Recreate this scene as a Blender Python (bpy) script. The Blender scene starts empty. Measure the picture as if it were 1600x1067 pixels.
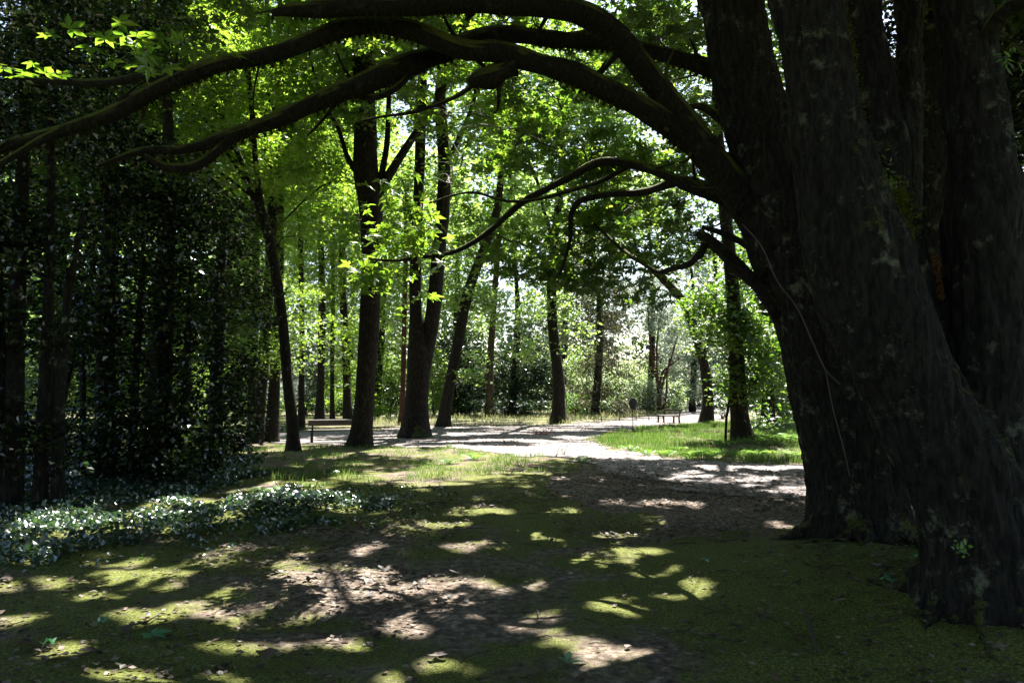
import bpy, math, time
import numpy as np
from mathutils import Vector
RNG = np.random.default_rng(7)
SC = bpy.context.scene
COL = SC.collection
T0 = time.time()

# ------------------------------------------------------------------ camera geometry
CAMH, F, PITCH = 1.6, 1155.0, math.radians(4.04)
CPI, SPI = math.cos(PITCH), math.sin(PITCH)
CAM = np.array([0, 0, CAMH])
def ray(px, py):
    x, z = (px - 800.0) / F, -(py - 533.5) / F
    return np.array([x, CPI - z * SPI, SPI + z * CPI])
def P(px, py, d):
    r = ray(px, py); return CAM + r * (d / r[1])
def G(px, py):
    r = ray(px, py); return CAM + r * (CAMH / -r[2])
def proj(p):
    q = p - CAM
    yc = q[:, 1] * CPI + q[:, 2] * SPI
    zc = -q[:, 1] * SPI + q[:, 2] * CPI
    yc = np.maximum(yc, 1e-3)
    return 800 + F * q[:, 0] / yc, 533.5 - F * zc / yc
SUN_EL, SUN_AZ = math.radians(56), math.radians(16)      # azimuth measured from straight ahead to the right
SUN = np.array([math.sin(SUN_AZ) * math.cos(SUN_EL), math.cos(SUN_AZ) * math.cos(SUN_EL), math.sin(SUN_EL)])

# ------------------------------------------------------------------ noise
def _h(i, j, k, s):
    n = (i * 374761393 + j * 668265263 + k * 2147483647 % 4294967291 + k * 1274126177 + s * 974634777) & 0xffffffff
    n = ((n ^ (n >> 13)) * 1274126177) & 0xffffffff
    n = ((n ^ (n >> 16)) * 2246822519) & 0xffffffff
    return ((n ^ (n >> 15)) & 0xffff) / 32767.5 - 1.0
def vnoise(p, s=0):
    p = np.asarray(p, float)
    if p.shape[1] == 2: p = np.c_[p, np.zeros(len(p))]
    f = np.floor(p); t = p - f; t = t * t * (3 - 2 * t); f = f.astype(np.int64) + 4096
    r = 0
    for a in (0, 1):
        for b in (0, 1):
            for c in (0, 1):
                w = (t[:, 0] if a else 1 - t[:, 0]) * (t[:, 1] if b else 1 - t[:, 1]) * (t[:, 2] if c else 1 - t[:, 2])
                r = r + w * _h(f[:, 0] + a, f[:, 1] + b, f[:, 2] + c, s)
    return r
def fbm(p, o=3, s=0):
    p = np.asarray(p, float); r = 0; a = 1.0
    for i in range(o):
        r = r + a * vnoise(p * 2 ** i + 17.3 * i, s + i); a *= .5
    return r
def unit(v): return v / np.maximum(np.linalg.norm(v, axis=-1, keepdims=True), 1e-9)
def in_poly(x, y, poly):
    c = np.zeros(len(x), bool); n = len(poly)
    for i in range(n):
        x1, y1 = poly[i]; x2, y2 = poly[(i + 1) % n]
        if y1 == y2: continue
        m = ((y1 > y) != (y2 > y)) & (x < (x2 - x1) * (y - y1) / (y2 - y1) + x1)
        c ^= m
    return c

# ------------------------------------------------------------------ object helpers
def link(o, parent=None):
    COL.objects.link(o)
    if parent is not None: o.parent = parent
    return o
def tag(o, label=None, cat=None, group=None, kind=None):
    if label: o['label'] = label
    if cat: o['category'] = cat
    if group: o['group'] = group
    if kind: o['kind'] = kind
    return o
def thing(name, label, cat, loc, group=None):
    o = bpy.data.objects.new(name, None); o.empty_display_size = .3
    o.location = [float(v) for v in loc]; link(o); return tag(o, label, cat, group)
def mesh(name, V, Q, mat, parent=None, smooth=True):
    """V world coordinates (N,3); Q (M,k) faces all of k corners (or a list of such arrays)"""
    V = np.asarray(V, np.float32)
    if parent is not None: V = V - np.array(parent.location, np.float32)
    Qs = Q if isinstance(Q, list) else [Q]
    Qs = [q for q in Qs if len(q)]
    me = bpy.data.meshes.new(name)
    me.vertices.add(len(V)); me.vertices.foreach_set('co', V.ravel())
    loops = np.concatenate([q.ravel() for q in Qs]).astype(np.int32)
    tot = np.concatenate([np.full(len(q), q.shape[1]) for q in Qs]).astype(np.int32)
    st = np.concatenate([[0], np.cumsum(tot)[:-1]]).astype(np.int32)
    me.loops.add(len(loops)); me.loops.foreach_set('vertex_index', loops)
    me.polygons.add(len(tot)); me.polygons.foreach_set('loop_start', st); me.polygons.foreach_set('loop_total', tot)
    me.polygons.foreach_set('use_smooth', np.full(len(tot), smooth))
    me.update(calc_edges=True)
    if mat: me.materials.append(mat)
    return link(bpy.data.objects.new(name, me), parent)
class MB:
    def __init__(s): s.v = []; s.q = {}; s.n = 0
    def add(s, V, Q):
        Q = np.asarray(Q); s.v.append(np.asarray(V, float)); s.q.setdefault(Q.shape[1], []).append(Q + s.n); s.n += len(V)
    def build(s, name, mat, parent=None, smooth=True):
        return mesh(name, np.concatenate(s.v), [np.concatenate(a) for a in s.q.values()], mat, parent, smooth)
    def box(s, c, half, rot=0.0, tilt=0.0):
        c = np.asarray(c, float); h = np.asarray(half, float)
        b = np.array([[x, y, z] for x in (-1, 1) for y in (-1, 1) for z in (-1, 1)], float) * h
        if tilt:
            ct, st = math.cos(tilt), math.sin(tilt); b = np.c_[b[:, 0], b[:, 1] * ct - b[:, 2] * st, b[:, 1] * st + b[:, 2] * ct]
        ca, sa = math.cos(rot), math.sin(rot)
        b = np.c_[b[:, 0] * ca - b[:, 1] * sa, b[:, 0] * sa + b[:, 1] * ca, b[:, 2]]
        s.add(b + c, [[0, 1, 3, 2], [4, 6, 7, 5], [0, 4, 5, 1], [2, 3, 7, 6], [0, 2, 6, 4], [1, 5, 7, 3]])

def spline(pts, n):
    """Catmull-Rom through rows of pts (any width), n samples"""
    p = np.asarray(pts, float)
    if len(p) == 2: t = np.linspace(0, 1, n)[:, None]; return p[0] * (1 - t) + p[1] * t
    d = np.r_[0, np.cumsum(np.linalg.norm(np.diff(p[:, :3], axis=0), axis=1) + 1e-6)]
    u = np.linspace(0, d[-1], n); k = np.clip(np.searchsorted(d, u, side='right') - 1, 0, len(p) - 2)
    t = ((u - d[k]) / (d[k + 1] - d[k]))[:, None]
    e = np.vstack([2 * p[0] - p[1], p, 2 * p[-1] - p[-2]])
    a, b, c, g = e[k], e[k + 1], e[k + 2], e[k + 3]
    r = .5 * (2 * b + (c - a) * t + (2 * a - 5 * b + 4 * c - g) * t ** 2 + (3 * b - a - 3 * c + g) * t ** 3)
    return r
def tube_vq(S, seg=10, bump=.06, bscale=2.2, flare=0, flareh=.35, lobes=5, cap=True, seed=0, kn=0):
    """S: (n,4) x y z radius"""
    n = len(S); C = S[:, :3]; R = np.maximum(S[:, 3], .001)
    T = unit(np.gradient(C, axis=0))
    up = np.array([0, 1, 0.]) if abs(T[0][1]) < .8 else np.array([1., 0, 0])
    N = np.zeros((n, 3)); N[0] = unit(np.cross(np.cross(T[0], up), T[0])[None])[0]
    for i in range(1, n):
        v = N[i - 1] - T[i] * N[i - 1].dot(T[i]); N[i] = v / max(np.linalg.norm(v), 1e-6)
    B = np.cross(T, N)
    th = np.linspace(0, 2 * math.pi, seg, endpoint=False)
    D = N[:, None, :] * np.cos(th)[None, :, None] + B[:, None, :] * np.sin(th)[None, :, None]
    rr = np.repeat(R[:, None], seg, 1)
    if flare:
        h = C[:, 2] - C[0, 2]
        lob = .55 + .45 * np.cos(lobes * th[None, :] + seed) * np.cos(2 * th[None, :] + 1.7 * seed)
        rr = rr * (1 + flare * np.exp(-np.maximum(h, 0) / flareh)[:, None] * lob)
    V = C[:, None, :] + D * rr[:, :, None]
    if bump:
        f = V.reshape(-1, 3) * np.array([1, 1, .45]) * bscale / max(R.max(), .02) * .35
        q = fbm(f, 3, seed).reshape(n, seg)
        if kn: q = q + kn * np.clip(vnoise(V.reshape(-1, 3) * 2.3, seed + 5).reshape(n, seg) - .45, 0, 1) * 3
        V = C[:, None, :] + D * (rr * (1 + bump * q))[:, :, None]
    V = V.reshape(-1, 3)
    i = np.arange(n - 1)[:, None] * seg; j = np.arange(seg)[None, :]; j2 = (j + 1) % seg
    Q = np.stack([i + j, i + j2, i + seg + j2, i + seg + j], -1).reshape(-1, 4)
    if cap:
        V = np.vstack([V, C[0], C[-1]]); a = n * seg
        jj = np.arange(seg); j2 = (jj + 1) % seg
        capq = np.r_[np.c_[j2, jj, np.full(seg, a)], np.c_[(n - 1) * seg + jj, (n - 1) * seg + j2, np.full(seg, a + 1)]]
        return V, Q, capq
    return V, Q, None
def add_tube(mb, S, **k):
    V, Q, c = tube_vq(S, **k)
    base = mb.n; mb.v.append(V); mb.n += len(V)
    mb.q.setdefault(4, []).append(Q + base)
    if c is not None: mb.q.setdefault(3, []).append(c + base)

# ------------------------------------------------------------------ leaves
SHAPES = {   # kites: angle, length, half width, fold lift
    'maple5': [(0, 1, .2, .05), (.95, .88, .18, .04), (-.95, .88, .18, .04), (1.95, .5, .14, .02), (-1.95, .5, .14, .02)],
    'maple3': [(0, 1, .26, .05), (1.0, .8, .24, .04), (-1.0, .8, .24, .04)],
    'oval': [(0, 1, .26, .07)],
    'wide': [(0, 1, .42, .08)],
    'narrow': [(0, 1, .13, .02)],
    'pinnate': [(0, 1, .1, .01), (.7, .62, .1, 0), (-.7, .62, .1, 0)],
    'grass': [(0, 1, .035, 0)],
}
def leaf_vq(C, size, shape, up=1.2, droop=.25, rng=RNG, axis=None, nrm=None):
    n = len(C)
    N = unit(rng.normal(size=(n, 3)) * .6 + np.array([0, 0, up])) if nrm is None else nrm
    A = rng.normal(size=(n, 3)) if axis is None else axis + rng.normal(size=(n, 3)) * .35
    A[:, 2] -= droop * 2
    A = unit(A - N * (A * N).sum(1, keepdims=True)); Sd = np.cross(N, A)
    s = (size * rng.uniform(.65, 1.25, n))[:, None]
    kit = SHAPES[shape]; V = np.zeros((n, len(kit) * 4, 3))
    for k, (a, l, w, f) in enumerate(kit):
        D = A * math.cos(a) + Sd * math.sin(a); E = -A * math.sin(a) + Sd * math.cos(a)
        V[:, 4 * k] = C
        V[:, 4 * k + 1] = C + s * (D * l * .5 + E * w + N * f)
        V[:, 4 * k + 2] = C + s * (D * l - N * .12 * droop)
        V[:, 4 * k + 3] = C + s * (D * l * .5 - E * w + N * f)
    Q = np.arange(n * len(kit) * 4).reshape(-1, 4)
    return V.reshape(-1, 3), Q

# ------------------------------------------------------------------ where the sun gets through the canopy
LIT = [(600,855,45,9),(520,893,90,14),(575,915,70,11),(440,880,40,7),(700,948,60,8),(665,968,60,9),(800,903,55,8),(730,905,30,6),
 (935,940,64,12),(995,948,30,8),(1100,912,36,6),(1055,932,42,7),(1030,892,35,5),(970,880,30,4),(720,852,30,4),(830,958,26,7),(700,903,25,5),
 (900,1013,60,9),(1030,1010,34,8),(960,1038,60,9),(880,1055,60,8),(380,993,62,9),(230,955,42,8),(310,938,30,6),(34,965,40,8),(70,903,36,5),
 (265,900,32,6),(270,1050,120,16),(120,1045,50,9),(130,1000,34,6),(1330,925,46,6),(1290,943,20,7),(1275,975,15,9),(1340,1022,38,9),(1220,1055,48,8),
 (600,1050,30,9),(180,868,60,6),(640,757,60,5),(560,746,50,6),(690,757,45,4),(400,772,50,6),(480,760,40,4),(1085,750,46,6),(1050,788,60,6),(1120,796,40,4),
 (1180,752,36,4),(1225,768,48,5),(1230,820,30,8),(985,790,42,5),(960,835,26,4),(880,870,22,4),(450,940,40,6),(560,985,40,6),(780,1040,30,6),
 (240,820,70,12),(330,800,60,10),(420,785,70,10),(520,790,50,7),(30,850,34,16),(770,800,30,4),(840,775,24,3),(700,820,26,4),(1010,865,30,5),(470,985,36,6),(160,925,30,5)]
LITA = np.array(LIT, float)
def keep_leaf(p):
    """True where a leaf at p may stay (its shadow falls on ground the photo shows in shade)"""
    t = (p[:, 2] / SUN[2])[:, None]; g = p - t * SUN
    px, py = proj(g)
    ok = g[:, 1] > 2.5; high = p[:, 2] > 1.2
    jit = fbm(g[:, :2] * 2.6, 2, 31)
    keep = np.ones(len(p), bool)
    near = ok & high & (py > 742)
    d = np.full(len(p), 9.0)
    idx = np.where(near)[0]; gd = np.maximum(g[idx, 1], 3)
    for cx, cy, rx, ry in LITA:
        q = ((px[idx] - cx) / (rx * .72 + 165 / gd)) ** 2 + ((py[idx] - cy) / (ry * .8 + 240 / gd ** 2)) ** 2
        d[idx] = np.minimum(d[idx], q)
    brk = vnoise(g[:, :2] * np.array([4.6, 3.6]), 88)
    keep &= ~(near & (d < 1.15 + jit * .3) & (brk < .26))
    sm = vnoise(g[:, :2] * np.array([3.7, 3.0]), 77)
    keep &= ~(near & (sm > .63) & (px < 1180))
    keep &= ~(near & (sm > .55) & (px < 1180) & (vnoise(g[:, :2] * .7, 12) > .15))
    mid = ok & high & (py <= 742) & (py > 634) & (px > 340) & (px < 1290)
    st = fbm(g[:, :2] * np.array([.9, .75]), 3, 55)
    st2 = fbm(g[:, :2] * np.array([.42, 1.35]), 3, 61); st = np.where(py < 698, st2, st)
    thr = np.where((px > 600) & (py < 716), np.where(py > 697, -.25, .14), .34)
    thr = np.where((px > 930) & (py > 670) & (py < 700), -.02, thr)
    keep &= ~(mid & (st > thr))
    far = ok & (p[:, 2] > 4) & (g[:, 1] > 38) & (g[:, 1] < 62) & (px > 560) & (px < 1180)
    keep &= ~(far & (st > .25))
    return keep
SHAFTS = []     # (point, radius): clumps the photo shows in full sun
def keep_shaft(p):
    k = np.ones(len(p), bool)
    for c, r in SHAFTS:
        q = p - c; t = q @ SUN; dd = np.linalg.norm(q - t[:, None] * SUN, axis=1)
        k &= ~((t > r * 1.1) & (dd < r))
    return k

# ------------------------------------------------------------------ materials
def mat(name):
    m = bpy.data.materials.new(name); m.use_nodes = True; nt = m.node_tree; nt.nodes.clear()
    return m, nt, nt.nodes.new, nt.links.new
def ramp(nt, stops):
    r = nt.nodes.new('ShaderNodeValToRGB'); e = r.color_ramp.elements
    while len(e) < len(stops): e.new(.5)
    for i, (p, c) in enumerate(stops): e[i].position = p; e[i].color = (*c, 1)
    return r
def leaf_mat(name, cols, trans, gloss=.06, rough=.4, tw=.5):
    m, nt, N, L = mat(name)
    out = N('ShaderNodeOutputMaterial'); geo = N('ShaderNodeNewGeometry')
    r = ramp(nt, [(i / (len(cols) - 1), c) for i, c in enumerate(cols)]); L(geo.outputs['Random Per Island'], r.inputs[0])
    rt = ramp(nt, [(i / (len(trans) - 1), c) for i, c in enumerate(trans)]); L(geo.outputs['Random Per Island'], rt.inputs[0])
    no = N('ShaderNodeTexNoise'); no.inputs['Scale'].default_value = .7
    tc = N('ShaderNodeTexCoord'); L(tc.outputs['Object'], no.inputs['Vector'])
    h = N('ShaderNodeHueSaturation'); mr = N('ShaderNodeMapRange'); mr.inputs[1].default_value = .3; mr.inputs[2].default_value = .7
    mr.inputs[3].default_value = .7; mr.inputs[4].default_value = 1.25
    L(no.outputs[0], mr.inputs[0]); L(mr.outputs[0], h.inputs['Value']); L(rt.outputs[0], h.inputs['Color'])
    d = N('ShaderNodeBsdfDiffuse'); L(r.outputs[0], d.inputs[0])
    t = N('ShaderNodeBsdfTranslucent'); L(h.outputs[0], t.inputs[0])
    a = N('ShaderNodeMixShader'); a.inputs[0].default_value = tw; L(d.outputs[0], a.inputs[1]); L(t.outputs[0], a.inputs[2])
    g = N('ShaderNodeBsdfGlossy'); g.inputs['Roughness'].default_value = rough; g.inputs[0].default_value = (.9, .95, 1, 1)
    b = N('ShaderNodeMixShader'); b.inputs[0].default_value = gloss; L(a.outputs[0], b.inputs[1]); L(g.outputs[0], b.inputs[2])
    L(b.outputs[0], out.inputs[0]); return m
def bark_mat(name, c1, c2, moss=.5, mosscol=(.09, .11, .015), scale=1.0, lichen=0.0):
    m, nt, N, L = mat(name); out = N('ShaderNodeOutputMaterial'); p = N('ShaderNodeBsdfPrincipled'); p.inputs['Roughness'].default_value = .9
    p.inputs['Specular IOR Level'].default_value = .2
    tc = N('ShaderNodeTexCoord'); mp = N('ShaderNodeMapping'); mp.inputs['Scale'].default_value = (scale * 3, scale * 3, scale * .8); L(tc.outputs['Object'], mp.inputs[0])
    n1 = N('ShaderNodeTexNoise'); n1.inputs['Scale'].default_value = 9; n1.inputs['Detail'].default_value = 9; n1.inputs['Roughness'].default_value = .65; L(mp.outputs[0], n1.inputs['Vector'])
    r = ramp(nt, [(.40, c1), (.64, c2)]); L(n1.outputs[0], r.inputs[0])
    n2 = N('ShaderNodeTexNoise'); n2.inputs['Scale'].default_value = 2.2; n2.inputs['Detail'].default_value = 5; L(tc.outputs['Object'], n2.inputs['Vector'])
    geo = N('ShaderNodeNewGeometry'); sx = N('ShaderNodeSeparateXYZ'); L(geo.outputs['True Normal'], sx.inputs[0])
    ma = N('ShaderNodeMath'); ma.operation = 'MULTIPLY_ADD'; L(sx.outputs[2], ma.inputs[0]); ma.inputs[1].default_value = .45; L(n2.outputs[0], ma.inputs[2])
    mr = N('ShaderNodeMapRange'); mr.inputs[1].default_value = 1.0 - moss * .8; mr.inputs[2].default_value = 1.12 - moss * .8; L(ma.outputs[0], mr.inputs[0])
    mx = N('ShaderNodeMix'); mx.data_type = 'RGBA'; L(mr.outputs[0], mx.inputs['Factor']); L(r.outputs[0], mx.inputs[6]); mx.inputs[7].default_value = (*mosscol, 1)
    last = mx.outputs[2]
    if lichen:
        vo = N('ShaderNodeTexNoise'); vo.inputs['Scale'].default_value = 5; vo.inputs['Detail'].default_value = 9; vo.inputs['Roughness'].default_value = .75; L(tc.outputs['Object'], vo.inputs['Vector'])
        lr = N('ShaderNodeMapRange'); lr.inputs[1].default_value = .56; lr.inputs[2].default_value = .66; lr.inputs[4].default_value = lichen; L(vo.outputs[0], lr.inputs[0])
        m2 = N('ShaderNodeMix'); m2.data_type = 'RGBA'; L(lr.outputs[0], m2.inputs['Factor']); L(last, m2.inputs[6]); m2.inputs[7].default_value = (.14, .15, .10, 1); last = m2.outputs[2]
    L(last, p.inputs['Base Color'])
    bu = N('ShaderNodeBump'); bu.inputs['Strength'].default_value = .9; bu.inputs['Distance'].default_value = .07; L(n1.outputs[0], bu.inputs['Height']); L(bu.outputs[0], p.inputs['Normal'])
    L(p.outputs[0], out.inputs[0]); return m
def plain(name, c, rough=.6, metal=0, bump=0, scale=30, var=.3):
    m, nt, N, L = mat(name); out = N('ShaderNodeOutputMaterial'); p = N('ShaderNodeBsdfPrincipled')
    n = N('ShaderNodeTexNoise'); n.inputs['Scale'].default_value = scale; n.inputs['Detail'].default_value = 6
    tc = N('ShaderNodeTexCoord'); L(tc.outputs['Object'], n.inputs['Vector'])
    r = ramp(nt, [(.3, tuple(v * (1 - var) for v in c)), (.7, tuple(min(1, v * (1 + var)) for v in c))]); L(n.outputs[0], r.inputs[0]); L(r.outputs[0], p.inputs['Base Color'])
    p.inputs['Roughness'].default_value = rough; p.inputs['Metallic'].default_value = metal
    if bump:
        b = N('ShaderNodeBump'); b.inputs['Strength'].default_value = bump; b.inputs['Distance'].default_value = .01; L(n.outputs[0], b.inputs['Height']); L(b.outputs[0], p.inputs['Normal'])
    L(p.outputs[0], out.inputs[0]); return m
M = dict(
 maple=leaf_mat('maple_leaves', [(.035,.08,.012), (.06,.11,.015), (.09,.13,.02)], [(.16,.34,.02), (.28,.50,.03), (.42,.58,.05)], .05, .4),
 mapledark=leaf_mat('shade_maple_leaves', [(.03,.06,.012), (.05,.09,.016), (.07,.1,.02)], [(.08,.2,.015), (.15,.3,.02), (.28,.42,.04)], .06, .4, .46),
 ash=leaf_mat('feathery_leaves', [(.05,.10,.015), (.08,.14,.02), (.11,.16,.03)], [(.22,.42,.03), (.34,.56,.04), (.48,.62,.08)], .05, .45, .55),
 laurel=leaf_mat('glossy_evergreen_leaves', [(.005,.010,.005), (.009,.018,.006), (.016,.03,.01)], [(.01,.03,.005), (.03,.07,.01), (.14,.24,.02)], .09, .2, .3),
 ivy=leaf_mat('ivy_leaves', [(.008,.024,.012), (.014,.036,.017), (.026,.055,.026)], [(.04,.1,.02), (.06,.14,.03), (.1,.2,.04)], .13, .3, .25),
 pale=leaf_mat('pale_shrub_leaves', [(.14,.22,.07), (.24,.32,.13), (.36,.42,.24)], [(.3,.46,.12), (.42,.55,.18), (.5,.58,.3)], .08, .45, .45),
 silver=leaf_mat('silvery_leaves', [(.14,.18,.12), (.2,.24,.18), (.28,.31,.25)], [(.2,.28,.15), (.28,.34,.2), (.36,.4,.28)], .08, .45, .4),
 far=leaf_mat('far_leaves', [(.05,.11,.03), (.10,.17,.04), (.18,.24,.08)], [(.24,.44,.05), (.36,.56,.08), (.5,.62,.2)], .06, .45, .48),
 darkfar=leaf_mat('dark_conifer_leaves', [(.012,.03,.014), (.02,.045,.02), (.03,.06,.024)], [(.03,.07,.02), (.05,.1,.03), (.08,.13,.04)], .06, .45, .3),
 rust=leaf_mat('rusty_hanging_leaves', [(.05,.05,.03), (.08,.07,.045), (.11,.1,.06)], [(.1,.12,.05), (.18,.17,.08), (.22,.22,.1)], .05, .5, .35),
 fern=leaf_mat('fern_fronds', [(.04,.09,.015), (.06,.12,.02), (.08,.15,.03)], [(.12,.30,.03), (.26,.52,.04), (.36,.6,.06)], .05, .45, .45),
 grass=leaf_mat('grass_blades', [(.02,.045,.010), (.045,.085,.016), (.10,.12,.04)], [(.04,.12,.012), (.10,.22,.02), (.28,.33,.10)], .04, .5, .45),
 drygrass=leaf_mat('dry_grass_blades', [(.22,.24,.1), (.32,.32,.17), (.4,.38,.24)], [(.3,.34,.12), (.4,.42,.18), (.45,.44,.26)], .03, .6, .4),
 mossfuzz=leaf_mat('hanging_moss', [(.015,.017,.005), (.03,.033,.008), (.06,.066,.012)], [(.03,.035,.006), (.06,.07,.01), (.16,.17,.025)], .0, .6, .35),
 litter=leaf_mat('dead_leaves', [(.02,.014,.010), (.06,.04,.028), (.11,.08,.055), (.22,.17,.13)], [(.1,.06,.03), (.16,.11,.06), (.2,.15,.09), (.25,.2,.15)], .03, .6, .15),
 bark=bark_mat('mossy_bark', (.005,.0045,.004), (.026,.023,.018), .36, (.06,.065,.012), 1.0, .8),
 limb=bark_mat('mossy_limb_bark', (.006,.005,.004), (.024,.02,.014), .50, (.08,.09,.014), 1.4, .2),
 bark2=bark_mat('brown_bark', (.006,.005,.004), (.03,.023,.018), .38, (.06,.075,.014), .8, .25),
 bark3=bark_mat('red_brown_bark', (.04,.018,.012), (.13,.055,.038), .2, (.06,.07,.02), .8, 0),
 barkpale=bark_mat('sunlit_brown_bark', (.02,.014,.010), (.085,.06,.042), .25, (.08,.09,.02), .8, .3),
 rustmoss=plain('rusty_moss', (.12,.055,.025), .95, 0, 1, 25, .5), ymoss=plain('yellow_moss', (.14,.14,.02), .95, 0, 1, 40, .5),
 wood=plain('weathered_bench_wood', (.05,.04,.032), .5, 0, .4, 14), iron=plain('dark_iron', (.010,.010,.011), .8),
 signface=plain('dark_sign_plate', (.008,.008,.010), .9), white=plain('white_tag', (.8,.8,.78), .5, 0, 0, 5, .03),
 capglint=plain('painted_sun_glint', (.42,.41,.39), .85, 0, .5, 20, .2), stake=plain('grey_stake_wood', (.14,.12,.1), .8),  # first entry: reflected sun painted as a pale bench-cap colour
 twig=plain('twig_bark', (.035,.027,.02), .85, 0, .4, 20), redtwig=plain('reddish_twigs', (.22,.06,.05), .7, 0, .3, 30),
 greenleaf=leaf_mat('fresh_fallen_leaf', [(.05,.2,.1), (.07,.26,.12)], [(.08,.3,.1), (.1,.35,.12)], .12, .35, .3),
)
def ground_mat():
    m, nt, N, L = mat('mossy_forest_soil'); out = N('ShaderNodeOutputMaterial'); p = N('ShaderNodeBsdfPrincipled'); p.inputs['Roughness'].default_value = .95; p.inputs['Specular IOR Level'].default_value = .15
    at = N('ShaderNodeAttribute'); at.attribute_name = 'moss'
    at2 = N('ShaderNodeAttribute'); at2.attribute_name = 'dry'
    tc = N('ShaderNodeTexCoord')
    def noise(s, d=6, r=.6):
        n = N('ShaderNodeTexNoise'); n.inputs['Scale'].default_value = s; n.inputs['Detail'].default_value = d; n.inputs['Roughness'].default_value = r; L(tc.outputs['Object'], n.inputs['Vector']); return n
    a, b, c = noise(1.6), noise(14, 8, .7), noise(60, 4)
    soil = ramp(nt, [(.3, (.03,.022,.016)), (.5, (.13,.10,.078)), (.68, (.36,.30,.26))]); L(b.outputs[0], soil.inputs[0])
    moss = ramp(nt, [(.3, (.032,.040,.008)), (.52, (.10,.115,.025)), (.74, (.26,.27,.085))]); L(c.outputs[0], moss.inputs[0])
    s = N('ShaderNodeMath'); s.operation = 'ADD'; L(a.outputs[0], s.inputs[0]); L(at.outputs['Fac'], s.inputs[1])
    s2 = N('ShaderNodeMath'); s2.operation = 'MULTIPLY_ADD'; L(b.outputs[0], s2.inputs[0]); s2.inputs[1].default_value = .5; L(s.outputs[0], s2.inputs[2])
    mr = N('ShaderNodeMapRange'); mr.inputs[1].default_value = .92; mr.inputs[2].default_value = 1.08; L(s2.outputs[0], mr.inputs[0])
    mx = N('ShaderNodeMix'); mx.data_type = 'RGBA'; L(mr.outputs[0], mx.inputs['Factor']); L(soil.outputs[0], mx.inputs[6]); L(moss.outputs[0], mx.inputs[7])
    dry = ramp(nt, [(.3, (.22,.22,.12)), (.7, (.38,.36,.25))]); L(b.outputs[0], dry.inputs[0])
    m2 = N('ShaderNodeMix'); m2.data_type = 'RGBA'; L(at2.outputs['Fac'], m2.inputs['Factor']); L(mx.outputs[2], m2.inputs[6]); L(dry.outputs[0], m2.inputs[7])
    L(m2.outputs[2], p.inputs['Base Color'])
    ad = N('ShaderNodeMath'); ad.operation = 'MULTIPLY_ADD'; L(c.outputs[0], ad.inputs[0]); ad.inputs[1].default_value = .5; L(b.outputs[0], ad.inputs[2])
    bu = N('ShaderNodeBump'); bu.inputs['Strength'].default_value = 1; bu.inputs['Distance'].default_value = .035; L(ad.outputs[0], bu.inputs['Height']); L(bu.outputs[0], p.inputs['Normal'])
    L(p.outputs[0], out.inputs[0]); return m
def path_mat():
    m, nt, N, L = mat('pale_dirt_path'); out = N('ShaderNodeOutputMaterial'); p = N('ShaderNodeBsdfPrincipled'); p.inputs['Roughness'].default_value = .95
    tc = N('ShaderNodeTexCoord'); n = N('ShaderNodeTexNoise'); n.inputs['Scale'].default_value = 2.2; n.inputs['Detail'].default_value = 12; n.inputs['Roughness'].default_value = .82; L(tc.outputs['Object'], n.inputs['Vector'])
    r = ramp(nt, [(.32, (.06,.05,.048)), (.5, (.14,.12,.118)), (.68, (.25,.22,.225))]); L(n.outputs[0], r.inputs[0]); L(r.outputs[0], p.inputs['Base Color'])
    b = N('ShaderNodeTexNoise'); b.inputs['Scale'].default_value = 25; b.inputs['Detail'].default_value = 6; L(tc.outputs['Object'], b.inputs['Vector'])
    bu = N('ShaderNodeBump'); bu.inputs['Strength'].default_value = .8; bu.inputs['Distance'].default_value = .03; L(b.outputs[0], bu.inputs['Height']); L(bu.outputs[0], p.inputs['Normal'])
    L(p.outputs[0], out.inputs[0]); return m

# ------------------------------------------------------------------ ground and path
def polyG(pp): return [tuple(G(*q)[:2]) for q in pp]
PATH = polyG([(250,676),(400,678),(480,676),(560,672),(640,667),(700,665),(800,665),(870,664),(910,661),(960,656),(1010,651),(1050,646),(1068,638),(1072,629),
 (1150,628),(1160,636),(1145,648),(1125,660),(1060,664),(1000,669),(945,678),(918,688),(935,697),(985,707),(1060,716),(1140,722),(1260,726),(1420,730),(1420,790),
 (1270,786),(1180,781),(1080,768),(1000,748),(930,729),(880,718),(800,712),(740,707),(700,701),(640,699),(580,696),(500,694),(400,694),(250,696)])
DIRT = polyG([(930,722),(1260,730),(1420,740),(1420,830),(1240,830),(1100,830),(950,800),(880,770),(860,740)])
TREEB = [(1352, 868), (1530, 985)]
def near_path(x, y):
    q = np.c_[x, y]; w = np.minimum(.5, .02 * y + .1)
    dx = fbm(q * .9, 3, 3) * w; dy = fbm(q * .9, 3, 9) * w
    return in_poly(x + dx, y + dy, PATH)
def hgt(x, y):
    q = np.c_[np.atleast_1d(x), np.atleast_1d(y)].astype(float)
    r = np.hypot(q[:, 0], q[:, 1])
    h = .05 * fbm(q * .35, 3, 1) + .018 * fbm(q * 2.2, 3, 2)
    h = h * np.clip((r - 1) / 3, .2, 1) * np.clip(1.6 - r / 30, .35, 1)
    for bx, by, s, a in [(*G(1345, 885)[:2], 1.3, .20), (*G(1545, 985)[:2], .95, .16), (*G(1180, 700)[:2], 1.2, .12)]:
        h = h + a * np.exp(-((q[:, 0] - bx) ** 2 + (q[:, 1] - by) ** 2) / s ** 2)
    return h
def axis_pts(a, b, step0, far, grow):
    v = list(np.arange(a, b, step0)); s = step0; c = v[-1]
    while c < far: s *= grow; c += s; v.append(c)
    return np.array(v)
xp = axis_pts(0, 9, .09, 380, 1.06); xs = np.r_[-xp[:0:-1], xp]
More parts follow.
